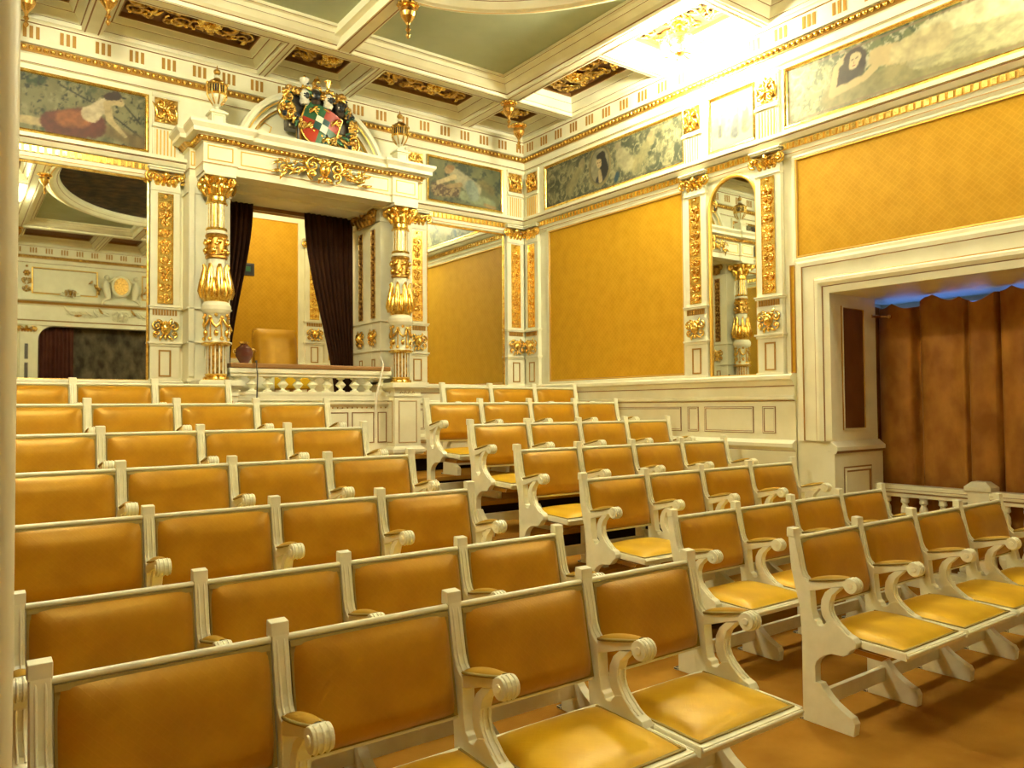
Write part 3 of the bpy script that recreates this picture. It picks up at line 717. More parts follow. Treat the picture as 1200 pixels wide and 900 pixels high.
# pedestals with columns
def make_column():
    t = empty('column', '', 'column', group='gilt and cream columns of the theatre box')
    g = M()
    g.box(-.17, .17, -.17, .16, -.12, .02, CREAM)
    g.rframe(-.185, .185, -.185, .185, [(.0, .02), (.0, .05), (.025, .075), (.035, .08)], CREAM, lambda a, b, h: (a, b, h), CREAM)
    g.box(-.148, .148, -.148, .15, .05, .62, CREAM)
    g.box(-.16, .16, -.16, .16, .585, .60, CREAM); g.box(-.15, .15, -.15, .15, .60, .655, CREAM)
    g.box(-.175, .175, -.175, .17, .655, .675, CREAM); g.box(-.195, .195, -.195, .18, .675, .715, CREAM); g.box(-.18, .18, -.18, .18, .715, .725, CREAM)
    for q in range(3):
        a = (-pi / 2, 0, pi / 2)[q]
        R3 = lambda x, h, z, a=a: (x * cos(a) + h * sin(a), x * sin(a) - h * cos(a), z)
        g.rframe(-.105, .105, .115, .545, [(0, .148), (0, .154), (.009, .156), (.013, .150)], LINE, lambda p, b, h: R3(p, h, b), CREAM)
        if q == 1 or 1:
            for k in range(4): g.tube([R3(-.09 + k * .045, .152, .615), R3(-.075 + k * .045, .156, .64), R3(-.06 + k * .045, .152, .62)], .006, LINE, 5)
    g.build('pedestal', t, bevel=.002)
    z0 = .725
    g = M(); g.lathe([(.105, 0), (.112, .012), (.108, .03), (.092, .04), (.092, .05), (.098, .06)], 0, 0, GOLD, 20, z0)
    n = 20; vs = []
    def flute(z0, z1, r, m1, m2, n=16):
        for k in range(n):
            a0 = 2 * pi * k / n; da = 2 * pi / n
            for f0, f1, rr, mm in ((0, .3, r, m2), (.3, 1, r * .93, m1)):
                p = [(a0 + da * f0), (a0 + da * f1)]
                g.add([(rr * cos(p[0]), rr * sin(p[0]), z0), (rr * cos(p[1]), rr * sin(p[1]), z0), (rr * cos(p[1]), rr * sin(p[1]), z1), (rr * cos(p[0]), rr * sin(p[0]), z1)], [(0, 1, 2, 3)], mm)
                q = a0 + da * f1; r1, r2 = (r, r * .93)
                g.add([(r1 * cos(q), r1 * sin(q), z0), (r2 * cos(q), r2 * sin(q), z0), (r2 * cos(q), r2 * sin(q), z1), (r1 * cos(q), r1 * sin(q), z1)], [(0, 1, 2, 3)], m2)
    g.build('base_ring', t)
    g = M(); flute(z0 + .06, z0 + .31, .092, OLDGOLD, CREAM); g.lathe([(.086, 0), (.086, .25)], 0, 0, OLDGOLD, 16, z0 + .06); g.build('lower_fluting', t)
    g = M()
    CR = [(.098, .31), (.118, .325), (.12, .335), (.092, .35), (.086, .40), (.084, .52), (.09, .56), (.10, .585), (.112, .60), (.125, .63), (.125, .665), (.112, .69), (.10, .70)]
    g.lathe(CR, 0, 0, CREAM, 20, z0); g.build('drum', t)
    g = M()
    g.lathe([(.10, .305), (.126, .318), (.128, .332), (.10, .345)], 0, 0, GOLD, 20, z0)
    for k in range(6):                                                 # festoons, masks and rings of the drum
        a = 2 * pi * k / 6 + .26; ca, sa = cos(a), sin(a)
        P = lambda r, t_, z: (r * cos(a + t_), r * sin(a + t_), z0 + z)
        g.tube([P(.094, -.45, .555), P(.108, -.25, .50), P(.112, 0, .475), P(.108, .25, .50), P(.094, .45, .555)], [.008, .013, .016, .013, .008], GOLD, 5)
        g.ball(P(.098, .52, .56), .02, GOLD, 6, 4); g.ball(P(.10, 0, .42), .022, GOLD, 6, 4, (1, 1, 1.5)); g.ball(P(.104, .0, .58), .018, GOLD, 6, 4)
        g.tube([P(.09, .5, .55), P(.092, .5, .36)], .008, GOLD, 5); g.ball(P(.10, .5, .37), .02, GOLD, 6, 4)
    g.build('festoons', t)
    g = M()                                                            # vase-shaped leafy section
    g.lathe([(.10, .70), (.108, .712), (.118, .74), (.12, .78), (.112, .84), (.098, .90), (.086, .97), (.080, 1.03), (.078, 1.09)], 0, 0, GOLD, 20, z0, mats=[GOLD, GOLD, GOLD, GOLD, GOLD, CREAM, CREAM, CREAM])
    for k in range(8):
        a = 2 * pi * k / 8
        g.tube([((.116 + d) * cos(a), (.116 + d) * sin(a), z0 + z) for d, z in ((.0, .735), (.008, .79), (-.002, .86), (-.014, .93), (-.022, 1.0), (-.004, 1.035))], [.026, .040, .038, .032, .024, .012], GOLD, 6, .7)
        a += pi / 8
        g.tube([((.112 + d) * cos(a), (.112 + d) * sin(a), z0 + z) for d, z in ((.0, .735), (.006, .78), (-.006, .84), (-.014, .885), (.002, .91))], [.022, .032, .030, .026, .016], GOLD, 6, .7)
    g.build('leaf_cup', t)
    g = M(); g.lathe([(.088, 1.085), (.096, 1.095), (.096, 1.11), (.086, 1.12), (.085, 1.27), (.094, 1.28), (.098, 1.295), (.09, 1.31)], 0, 0, OLDGOLD, 20, z0)
    for k in range(6):
        a = 2 * pi * k / 6
        for j, zz in enumerate((1.155, 1.235)):
            g.ball((.092 * cos(a + j * .5), .092 * sin(a + j * .5), z0 + zz), .026, GOLD, 6, 5)
            g.tube([((.096) * cos(a + j * .5 + q), .096 * sin(a + j * .5 + q), z0 + zz + .03 * sin(6 * q)) for q in (-.4, -.2, 0, .2, .4)], .009, GOLD, 5)
    g.build('carved_band', t)
    g = M(); g.lathe([(.09, 1.31), (.092, 1.325), (.085, 1.34)], 0, 0, CREAM, 20, z0); g.lathe([(.088, 1.34), (.094, 1.352), (.088, 1.365)], 0, 0, GOLD, 20, z0); g.build('collar', t)
    g = M(); flute(z0 + 1.365, z0 + 1.575, .082, GOLD, CREAM); g.lathe([(.0765, 0), (.0765, .21)], 0, 0, GOLD, 16, z0 + 1.365); g.build('fluted_shaft', t)
    z0 -= .145
    g = M(); g.lathe([(.082, 1.72), (.095, 1.728), (.088, 1.745), (.08, 1.755), (.08, 1.79), (.09, 1.80), (.085, 1.81), (.09, 1.90), (.115, 1.955)], 0, 0, GOLD, 20, z0)
    for k in range(8):
        a = 2 * pi * k / 8 + .39
        g.tube([(r * cos(a), r * sin(a), z0 + z) for r, z in ((.082, 1.80), (.104, 1.85), (.138, 1.885), (.132, 1.865))], [.024, .032, .028, .014], GOLD, 5, .7)
    for k in range(4):
        a = pi / 4 + k * pi / 2; ex = Vector((cos(a), sin(a), 0))
        pts = []
        for i in range(16):
            th = -pi / 2 + 1.6 * 2 * pi * i / 15 * (1); q = .040 * (1 - .75 * i / 15)
            pts.append(tuple(ex * (.142 + q * cos(th)) + Vector((0, 0, z0 + 1.918 + q * sin(th)))))
        g.tube(pts, [.017 * (1 - .4 * i / 15) for i in range(16)], GOLD, 6)
        a += pi / 4; g.ball((.118 * cos(a), .118 * sin(a), z0 + 1.925), .036, GOLD, 8, 5)
    g.build('capital', t)
    g = M(); g.box(-.135, .135, -.135, .135, z0 + 1.955, z0 + 1.985, CREAM); g.build('abacus', t, bevel=.004)
    return t
col = make_column()
place(col, (BC - .925, 7.10, .985), 0, 'gilt and cream turned column carrying the left end of the theatre box', True)
place(col, (BC + .925, 7.10, .985), 0, 'gilt and cream turned column carrying the right end of the theatre box', False)
for o in [c for c in C.objects if c.name.startswith('pedestal')]: o.location = (0, 0, 0)

# entablature of the box
t = empty('box_entablature', 'cream entablature with gilt beads lying over the columns of the theatre box', 'entablature', (BC, 7.45, 3.55))
EP = [(0, 3.55), (.0, 3.615), (.008, 3.62), (.008, 3.628), (.0, 3.632), (.0, 3.80), (.02, 3.81), (.02, 3.818), (.06, 3.845), (.06, 3.852), (.11, 3.86), (.11, 3.895), (.14, 3.93), (.14, 3.955), (0, 3.975)]
EPM = [CREAM, CREAM, LINE, CREAM, CREAM, CREAM, LINE, OLDGOLD, CREAM, CREAM, CREAM, CREAM, CREAM, CREAM]
def entab_ring(g, segs, prof, mats):
    """segs: footprint polyline (x, y) seen from above, moulding pushed outwards (mitred)"""
    n = len(segs); offs = []
    for i in range(n):
        p = Vector(segs[i]); ds = []
        if i > 0: ds.append((Vector(segs[i]) - Vector(segs[i - 1])).normalized())
        if i < n - 1: ds.append((Vector(segs[i + 1]) - Vector(segs[i])).normalized())
        ns = [Vector((d.y, -d.x)) for d in ds]
        v = ns[0] if len(ns) == 1 else (ns[0] + ns[1]) / (1 + ns[0].dot(ns[1]))
        offs.append((p, v))
    for j in range(len(prof) - 1):
        (o0, z0), (o1, z1) = prof[j], prof[j + 1]
        for i in range(n - 1):
            (p, v), (q, w) = offs[i], offs[i + 1]
            A = p + v * o0; B = q + w * o0; Cc = q + w * o1; D = p + v * o1
            g.add([(A.x, A.y, z0), (B.x, B.y, z0), (Cc.x, Cc.y, z1), (D.x, D.y, z1)], [(0, 1, 2, 3)], mats[j])
x0, x1, x2 = .765, 1.07, 1.09
foot = [(-1.12, 0), (-1.12, -.20), (-1.07, -.20), (-1.07, -.47), (-.78, -.47), (-.78, -.445), (.78, -.445), (.78, -.47), (1.07, -.47), (1.07, -.20), (1.12, -.20), (1.12, 0)]
g = M(); g.T = lambda x, y, z: (x, y, z - 3.55)
entab_ring(g, foot, EP, EPM)
g.add([(x, y, 3.552) for x, y in foot], [tuple(range(len(foot)))], CREAM); g.add([(x, y, 3.97) for x, y in foot], [tuple(range(len(foot)))], CREAM)
g.build('cornice', t, bevel=0)
def fr(xa, xb, y, za=3.655, zb=3.785):
    g = M(); g.T = lambda x, y, z: (x, y, z - 3.55); g.rframe(xa, xb, za, zb, [(0, 0), (0, .006), (.007, .007), (.010, .002)], GILTPAINT, lambda a, b, h: (a, y - h, b), CREAM); g.build('frieze_panel', t)
fr(-1.035, -.815, -.47); fr(.815, 1.035, -.47); fr(-.74, -.40, -.445); fr(.40, .74, -.445); fr(-1.11, -1.075, -.20)
g = M(); g.T = lambda x, y, z: (x, y, z - 3.55)
n = int(2.2 / .045)
for i in range(n + 1):
    x = -1.10 + i * .045; y = -.52 if abs(x) > .78 else -.495
    g.ball((x, y, 3.832), .0165, GOLD, 6, 4, (1, 1, 1.1))
for y in (-.46, -.415, -.37, -.325, -.28, -.235):
    for sg in (-1, 1): g.ball((sg * 1.118, y, 3.832), .0165, GOLD, 6, 4)
b = g.build('bead_moulding', t); b['kind'] = 'stuff'
g = M(); g.T = lambda x, y, z: (x + .03, y - .47, z - 3.55)
mask_ornament(g, .40, .25, GOLD, 3.735, -.03)
for sg in (-1, 1):
    for k in range(7):
        x = sg * (.15 + k * .042)
        leafy(g, x, 3.72 - .008 * k + .03 * sin(k * 2), (0 if sg > 0 else pi) + .5 * sin(k * 1.7), .11, .034, GOLD, -.012 - .012 * (k % 2))
        leafy(g, x, 3.73 + .02 * cos(k * 2.3), (0 if sg > 0 else pi) - .25 + sg * .5 * cos(k * 1.3), .10, .03, GOLD, -.02)
        curl(g, x, 3.74 + .035 * (1 if k % 2 else -1), .026, k, 1.1, .008, GOLD, -.02, 1 if k % 2 else -1)
g.build('mask_carving', t)

# segmental pediment
t = empty('pediment', 'cream segmental pediment with gilt mouldings over the theatre box', 'pediment', (BC + .04, 7.3, 3.972))
g = M(); n = 28; zc = -.19
def arcpts(R, a_end): return [(R * cos(pi - a_end - (pi - 2 * a_end) * i / n), zc + R * sin(pi - a_end - (pi - 2 * a_end) * i / n)) for i in range(n + 1)]
def aend(R): return math.asin(min(1, -zc / R))
AP = [(.79, .12, CREAM), (.79, -.10, CREAM), (.765, -.12, CREAM), (.735, -.12, CREAM), (.72, -.095, GILTPAINT), (.705, -.095, CREAM), (.70, -.06, CREAM), (.665, -.055, LINE), (.655, -.05, GILTPAINT), (.645, -.03, CREAM), (.64, .0, CREAM)]
for j in range(len(AP) - 1):
    A, B = arcpts(AP[j][0], aend(AP[j][0])), arcpts(AP[j + 1][0], aend(AP[j + 1][0]))
    k = len(A)
    g.add([(p, AP[j][1], q) for p, q in A] + [(p, AP[j + 1][1], q) for p, q in B], [(i, i + 1, i + 1 + k, i + k) for i in range(k - 1)], AP[j][2], True)
g.prism(arcpts(.65, aend(.65)), -.0, .12, lambda p, q, a: (p, a, q), CREAM)
g.build('arch', t)
g = M()
for sg in (-1, 1):
    pts = [(sg * (.60 - .02), -.004, .03), (sg * .56, -.004, .13), (sg * .47, -.004, .23), (sg * .40, -.004, .20), (sg * .44, -.004, .10), (sg * .47, -.004, .03), (sg * .58, -.004, .03)]
    g.tube(pts, .006, GILTPAINT, 5)
g.build('gilt_fillet', t)

# coat of arms
HGREEN = mat('heraldic_green', (.03, .12, .05), .35)[0]; HRED = mat('heraldic_red', (.42, .04, .015), .35)[0]
HBLACK = mat('heraldic_dark', (.02, .025, .03), .35)[0]; HWHITE = mat('heraldic_white', (.75, .72, .6), .35)[0]; HBLUE = mat('heraldic_slate', (.02, .07, .07), .35)[0]
t = empty('coat_of_arms', 'carved and painted coat of arms with helmets, green and red shield, leaning on the pediment', 'coat of arms', (BC + .04, 7.12, 3.985))
tilt = .34
def rot2(x, z, a=tilt): return (x * cos(a) + z * sin(a), -x * sin(a) + z * cos(a))
def S3(x, z, y=0):
    a, b = rot2(x, z); return (a, y, b + .225)
def shield_y(x, z): return -.035 - .05 * (1 - (x / .2) ** 2)
# shield outline quarters
def quarter(g, xs, zs, m, y=0):
    g.grid(6, 6, lambda u, v: (lambda x, z: S3(x, z, shield_y(x, z) + y))(*clipsh(xs[0] + (xs[1] - xs[0]) * u, zs[0] + (zs[1] - zs[0]) * v)), m)
def clipsh(x, z):
    if z < 0:
        lim = .19 * math.sqrt(max(0.0, 1 - (z / -.235) ** 2)); x = x * lim / .19
    return x, z
g = M(); quarter(g, (-.19, 0), (.0, .17), HGREEN); quarter(g, (0, .19), (.0, .17), HRED); quarter(g, (-.19, 0), (-.235, 0), HRED); quarter(g, (0, .19), (-.235, 0), HGREEN)
edge = [(-.19, .17), (0, .15), (.19, .17), (.19, 0)] + [clipsh(.19, -.235 * k / 8) for k in range(1, 9)] + [clipsh(-.19, -.235 * k / 8) for k in range(7, -1, -1)] + [(-.19, .17)]
g.tube([S3(x, z, shield_y(x, z) + .004) for x, z in edge], .012, GOLD, 6)
g.build('shield', t)
g = M()
for k, (xs, zs) in enumerate([((-.07, 0), (.0, .06)), ((0, .07), (.0, .06)), ((-.07, 0), (-.075, 0)), ((0, .07), (-.075, 0))]):
    g.grid(3, 3, lambda u, v: (lambda x, z: S3(x, z, shield_y(x, z) - .010))(xs[0] + (xs[1] - xs[0]) * u, zs[0] + (zs[1] - zs[0]) * v), HWHITE if k in (0, 3) else HBLUE)
g.build('inner_shield', t)
g = M()
for (x, z, s) in ((-.115, .09, 1), (.125, .085, 1), (-.11, -.08, .9), (.09, -.13, .8)):
    y = shield_y(x, z) - .012
    g.tube([S3(x - .03 * s, z - .05 * s, y), S3(x - .01 * s, z - .01 * s, y - .006), S3(x + .0, z + .03 * s, y - .006), S3(x + .02 * s, z + .05 * s, y)], [.010, .015, .015, .010], GOLD, 5)
    for q in (-.5, .2, .9): g.tube([S3(x, z, y), S3(x + .045 * s * cos(q), z + .035 * s * sin(q), y - .004), S3(x + .05 * s, z + .05 * s * sin(q), y)], [.009, .007, .005], GOLD, 5)
    curl(g, S3(x - .03 * s, z)[0], S3(x, z - .01)[2], .025, 0, 1.1, .006, GOLD, y)
g.build('gilt_charges', t)
HEL = [(-.16, .50), (-.05, .52), (.08, .505), (.20, .455)]
for k, (x, z) in enumerate(HEL):
    h = M(); mm = HWHITE if k % 2 == 0 else STEEL
    h.lathe([(.0, -.075), (.035, -.07), (.05, -.04), (.04, -.01), (.048, .02), (.045, .05), (.028, .072), (0, .08)], x, -.05, mm, 12, z - .04)
    h.box(x - .024, x + .024, -.102, -.09, z - .045, z - .035, HBLACK); h.box(x - .024, x + .024, -.102, -.09, z - .025, z - .015, HBLACK)
    h.ball((x + .012, -.09, z - .03), .028, HBLACK, 8, 5, (.8, .6, 1.2))
    h.tube([(x - .045, -.08, z + .035), (x, -.10, z + .045), (x + .045, -.08, z + .035)], .012, GOLD, 6)
    for q in range(3): h.ball((x - .03 + q * .03, -.09, z + .055), .014, GOLD, 6, 4)
    h.build('helmet', t)
    c_ = M()
    if k == 0:
        c_.lathe([(.035, 0), (.03, .02), (.045, .05), (.05, .09), (.02, .095)], x, -.05, HWHITE, 8, z + .05); c_.box(x - .005, x + .03, -.085, -.05, z + .08, z + .15, HBLACK); c_.ball((x, -.05, z + .16), .016, GOLD)
    elif k == 1:
        c_.tube([(x, -.05, z + .05), (x - .02, -.06, z + .09), (x, -.06, z + .13), (x + .03, -.055, z + .15), (x + .01, -.06, z + .17)], [.026, .024, .018, .014, .006], GOLD, 6); c_.ball((x + .03, -.06, z + .12), .018, GOLD)
    elif k == 2:
        c_.lathe([(.018, 0), (.015, .05), (.022, .08), (.032, .12), (.02, .122)], x, -.05, GOLD, 8, z + .05)
        for q in range(5): c_.tube([(x, -.05, z + .10), (x + (q - 2) * .012, -.06, z + .15), (x + (q - 2) * .02, -.055, z + .165)], .007, GOLD, 5)
    else:
        for q in range(4): curl(c_, x - .02 + .022 * q, z + .08 + .012 * (q % 2), .022, q * 1.5, 1.2, .009, OLDGOLD, -.06)
        c_.ball((x + .02, -.06, z + .10), .03, OLDGOLD, 6, 5)
    c_.build('crest', t)
rnd = random.Random(11)
g = M()                                                                # mantling: curling leaves round helmets and shield
for k in range(56):
    a = 2 * pi * k / 56; rx, rz = .32 + .05 * rnd.random(), .22 + .04 * rnd.random()
    x, z = .01 + rx * cos(a), .36 + rz * sin(a) - .10 * cos(a)
    if z > .52: z = .50
    m_ = (GOLD, OLDGOLD, OLDGOLD, HBLACK)[k % 4]
    curl(g, x, z, .030 + .015 * rnd.random(), a, 1.2, .012, m_, -.03 - .03 * rnd.random(), 1 if k % 2 else -1, .02)
    leafy(g, x * .85, z * .9 + .03, a, .10, .045, (OLDGOLD, GOLD, HGREEN)[k % 3], -.02 - .03 * rnd.random())
g.build('mantling', t)
for sx, x, z in ((-1, -.33, .26), (1, .33, .05)):
    g = M(); g.T = (lambda x, z: (lambda a, b, c: (a + x, b - .04, c + z)))(x, z + .05)
    g.prism([(.085 * cos(2 * pi * k / 20), .095 * sin(2 * pi * k / 20)) for k in range(20)], 0, .03, lambda p, q, a: (p, a, q), OLDGOLD)
    g.tube([(.08 * cos(2 * pi * k / 16), -.008, .09 * sin(2 * pi * k / 16)) for k in range(17)], .012, GOLD, 5)
    for k in range(6): curl(g, .04 * cos(k), .045 * sin(k), .028, k, 1.2, .010, (OLDGOLD, HBLACK, GOLD)[k % 3], -.01)
    g.ball((0, -.02, .01), .032, OLDGOLD, 8, 5); g.build('side_medallion', t)
g = M(); g.box(-.30, .34, .0, .14, .16, .50, STEEL); g.box(-.22, .26, -.03, .03, -.0, .20, OLDGOLD); g.build('backing', t, bevel=.02)

# urns
def make_urn():
    t = empty('lantern_urn', '', 'urn', group='lantern urns on the theatre box')
    g = M(); g.box(-.075, .075, -.075, .075, 0, .02, CREAM); g.box(-.062, .062, -.062, .062, .02, .13, CREAM); g.box(-.08, .08, -.08, .08, .13, .145, CREAM); g.box(-.06, .06, -.06, .06, .145, .165, CREAM)
    g.rframe(-.045, .045, .035, .115, [(0, .062), (0, .066), (.005, .066), (.006, .063)], LINE, lambda a, b, h: (a, -h, b), CREAM); g.build('plinth', t, bevel=.002)
    g = M(); g.lathe([(.04, .165), (.035, .18), (.018, .195), (.018, .205), (.035, .225), (.07, .275), (.083, .31)], 0, 0, CREAM, 8); g.build('bowl', t)
    g = M()
    for k in range(8):
        a = 2 * pi * k / 8
        g.tube([(.036 * cos(a), .036 * sin(a), .225), (.072 * cos(a), .072 * sin(a), .275), (.086 * cos(a), .086 * sin(a), .31), (.086 * cos(a), .086 * sin(a), .40)], .007, OLDGOLD, 5)
    g.lathe([(.088, .305), (.092, .315), (.088, .325)], 0, 0, GOLD, 16); g.lathe([(.088, .395), (.094, .405), (.06, .44), (.03, .455), (.028, .465)], 0, 0, OLDGOLD, 16)
    for k in range(24):
        a = 2 * pi * k / 24; g.tube([(.084 * cos(a), .084 * sin(a), .32), (.084 * cos(a), .084 * sin(a), .40)], .0045, GOLD, 4)
    for k in range(8):
        a = 2 * pi * k / 8 + .2; g.ball((.088 * cos(a), .088 * sin(a), .405), .016, GOLD, 6, 4)
    g.lathe([(.066, .32), (.066, .40)], 0, 0, HBLACK, 12); g.build('cage', t)
    g = M(); g.lathe([(.028, .46), (.022, .475), (.03, .485), (.02, .495)], 0, 0, CREAM, 10); g.ball((0, 0, .525), .032, OLDGOLD, 10, 6, (1, 1, .9)); g.tube([(0, 0, .55), (0, 0, .585)], [.009, .002], GOLD, 5); g.build('finial', t)
    return t
u = make_urn()
place(u, (BC - .925, 7.10, 3.972), 0, 'gilt lantern urn on the left end of the theatre box', True)
place(u, (BC + .925, 7.10, 3.972), 0, 'gilt lantern urn on the right end of the theatre box', False)

# balustrade of the box
t = empty('box_balustrade', 'cream balustrade with a brown padded rail closing the theatre box', 'balustrade', (BC, 7.12, .985))
g = M(); zb = -.985
g.box(-.80, .80, -.02, .16, 0, .54, CREAM); g.box(-.80, .80, -.05, .16, .50, .512, CREAM); g.box(-.80, .80, -.06, .16, .512, .53, CREAM); g.box(-.80, .80, -.04, .16, .545, .60, CREAM)
g.box(-.80, .80, -.045, .16, .60, .63, CREAM)
for a, b in ((-.74, -.5), (-.46, -.22), (-.18, .06), (.10, .34), (.38, .62), (.66, .76)):
    g.rframe(a, b, .12, .43, [(0, .02), (0, .027), (.008, .027), (.010, .022)], BROWNLINE, lambda p, q, h: (p, -h, q), CREAM)
for k in range(30): g.ball((-.76 + k * .052, -.024, .475), .008, LINE, 6, 4)
g.build('panelled_base', t, bevel=0)
bm_ = M(); bm_.lathe([(.042, 0), (.042, .012), (.022, .02), (.018, .03), (.042, .058), (.052, .07), (.042, .082), (.018, .11), (.022, .12), (.040, .128), (.040, .14)], 0, 0, CREAM, 12)
me = bm_.mesh('baluster')
for k in range(11): link('baluster', me, t, (-.73 + k * .146, .05, .63))
g = M(); g.box(-.80, .80, -.02, .13, .77, .80, CREAM); g.box(-.81, .81, -.035, .14, .80, .845, CREAM); g.build('handrail', t, bevel=.006)
g = M(); g.box(-.80, .80, -.045, .17, .845, .89, BROWNWOOD); g.build('padded_rail', t, bevel=.01)
# loose cable over the balustrade
g = M(); g.tube([(3.60, 7.20, 1.98), (3.585, 7.10, 1.90), (3.52, 7.02, 1.78), (3.46, 7.0, 1.60), (3.44, 7.0, 1.35), (3.44, 7.0, 1.16)], .011, WHITE, 6)
tag(g.build('cable'), 'pale loose cable hanging over the right end of the box balustrade', 'cable')
g = M(); g.tube([(2.28, 7.06, 1.90), (2.285, 7.045, 1.75), (2.28, 7.05, 1.52), (2.285, 7.05, 1.35)], .006, STEEL, 6)
g.ball((2.28, 7.07, 1.89), .012, STEEL)
tag(g.build('cable'), 'thin dark cable hanging over the left end of the box balustrade', 'cable')

# room behind the box
g = M(); BY = 9.35
g.box(1.9, 4.1, 7.46, BY + .2, 1.30, 1.38, CARPET); g.box(1.8, 4.3, BY, BY + .1, 1.3, 4.2, CREAM); g.box(1.8, 1.9, 7.66, BY, 1.3, 4.2, CREAM); g.box(4.2, 4.3, 7.66, BY, 1.3, 4.2, CREAM); g.box(1.8, 4.3, 7.66, BY, 4.18, 4.28, CREAM)
struct(g.build('wall_box'), 'cream walls of the small room behind the theatre box')
FX = lambda s, o, z: (s, BY - o, z)
g = M(); g.strip([(0, 3.87), (.03, 3.88), (.03, 3.91), (.05, 3.92), (.05, 3.96), (.08, 3.99), (.08, 4.03), (0, 4.05)], 1.9, 4.2, lambda p, q, a: FX(a, p, q), [CREAM, LINE, CREAM, GILTPAINT, CREAM, CREAM, CREAM])
for k in range(40):
    p = FX(1.93 + k * .057, .05, 3.94); g.box(p[0], p[0] + .035, p[1] - .012, p[1], 3.922, 3.958, GOLD)
g.strip([(0, 2.03), (.05, 2.02), (.05, 1.98), (.02, 1.96), (.02, 1.4)], 1.9, 4.2, lambda p, q, a: FX(a, p, q), CREAM)
struct(g.build('trim_42'), 'cream mouldings at the back of the theatre box')
t = empty('cloth_wall_panel', 'gold patterned cloth panel on the rear wall inside the theatre box', 'wall panel', (2.70, BY, 2.07), 0)
g = M(); g.box(-.72, .82, -.012, -.002, 0, 1.70, WALLCLOTH); g.build('gold_cloth', t)
g = M(); g.rframe(-.76, .86, -.04, 1.74, [(0, 0), (0, .02), (.03, .02), (.032, .024), (.04, .012)], [CREAM, CREAM, GILTPAINT, GILTPAINT], panel); g.build('frame', t)
t = empty('cloth_wall_panel', 'sliver of gold cloth beside the right curtain inside the theatre box', 'wall panel', (4.06, BY, 2.07), 0)
g = M(); g.box(-.12, .12, -.012, -.002, 0, 1.46, WALLCLOTH); g.build('gold_cloth', t)
p2 = copy_tree(pil); p2.location = (3.735, BY, 1.99); p2.scale = (.95, .95, .83); p2.rotation_euler = (0, 0, 0); p2['label'] = 'cream and gilt pilaster on the rear wall inside the theatre box'
g = M(); g.box(-.075, .075, -.022, -.010, -.075, .075, STEEL); g.box(-.06, .06, -.024, -.02, -.06, .06, HBLACK); g.box(-.03, .03, -.026, -.022, -.03, .035, HGREEN)
o = g.build('small_picture', bevel=.003); o.location = (2.91, BY, 3.14); tag(o, 'small dark framed picture on the gold cloth inside the theatre box', 'picture')
# sofa back
t = empty('upholstered_armchair', 'gold upholstered chair with a high square back inside the theatre box', 'chair', (2.90, 8.35, 1.38))
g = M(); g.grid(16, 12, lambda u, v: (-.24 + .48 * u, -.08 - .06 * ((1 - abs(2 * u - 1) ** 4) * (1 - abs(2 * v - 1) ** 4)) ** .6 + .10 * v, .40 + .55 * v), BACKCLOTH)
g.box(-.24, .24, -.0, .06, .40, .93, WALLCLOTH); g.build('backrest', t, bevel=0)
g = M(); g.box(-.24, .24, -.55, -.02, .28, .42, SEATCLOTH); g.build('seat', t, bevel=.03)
for x in (-.2, .2):
    for y in (-.5, .02):
        g = M(); g.lathe([(.02, 0), (.025, .1), (.03, .28)], x, y, BROWNWOOD, 8); g.build('leg', t)
# dark seat edge left behind it
t = empty('vase', 'dark red vase with gilt rim standing behind the left end of the box balustrade', 'vase', (2.34, 7.62, 1.86))
PORC = mat('red_brown_porcelain', (.16, .045, .03), .2)[0]
g = M(); g.lathe([(.05, 0), (.055, .015), (.035, .03), (.05, .06), (.08, .11), (.085, .15), (.07, .19), (.04, .215), (.035, .225)], 0, 0, PORC, 16); g.build('body', t)
g = M(); g.lathe([(.036, .225), (.045, .235), (.05, .25), (.03, .252)], 0, 0, GOLD, 16); g.build('gilt_rim', t)
g = M(); g.lathe([(.056, 0), (.062, .008), (.056, .018)], 0, 0, GOLD, 16); g.build('gilt_foot', t)
for sg in (-1, 1): g = M(); curl(g, sg * .085, .16, .03, 0, 1.1, .007, GOLD, 0, sg); g.build('handle', t)
g = M(); g.box(2.14, 2.60, 7.50, 7.80, 1.38, 1.86, CREAM); g.box(2.12, 2.62, 7.48, 7.82, 1.83, 1.858, CREAM); tag(g.build('low_cabinet', bevel=.004), 'low cream cabinet under the vase inside the theatre box', 'cabinet')

def drape(name, label, top, bot, zt, zb_, m, folds, amp, nx=60, nz=14, axis='x', mid=None, back=.0):
    """hanging cloth: top and bot are (a0, a1, depth) spans; real folds"""
    g = M()
    def fn(u, v):
        t_ = v; sm = t_ * t_ * (3 - 2 * t_)
        a0 = top[0] + (bot[0] - top[0]) * sm; a1 = top[1] + (bot[1] - top[1]) * sm
        a = a0 + (a1 - a0) * u
        ph = u * folds * 2 * pi
        d = top[2] + (bot[2] - top[2]) * t_ + amp * (sin(ph) + .35 * sin(2.3 * ph + 1.0) + .2 * sin(.7 * ph + 3 * t_)) * (.75 + .35 * t_)
        z = zt + (zb_ - zt) * v
        return (a, d, z) if axis == 'x' else (d, a, z)
    g.grid(nx, nz, fn, m); o = tag(g.build(name, recalc=False), label, 'curtain')
    md = o.modifiers.new('thickness', 'SOLIDIFY'); md.thickness = .004
    return o
drape('box_curtain', 'dark brown curtain gathered at the left side of the theatre box', (2.13, 2.50, 7.86), (2.13, 2.27, 7.86), 3.56, 1.80, DARKVELVET, 7, .022)
drape('box_curtain', 'dark brown curtain gathered at the right side of the theatre box', (3.05, 3.60, 7.88), (3.40, 3.60, 7.88), 3.56, 1.40, DARKVELVET, 9, .022)
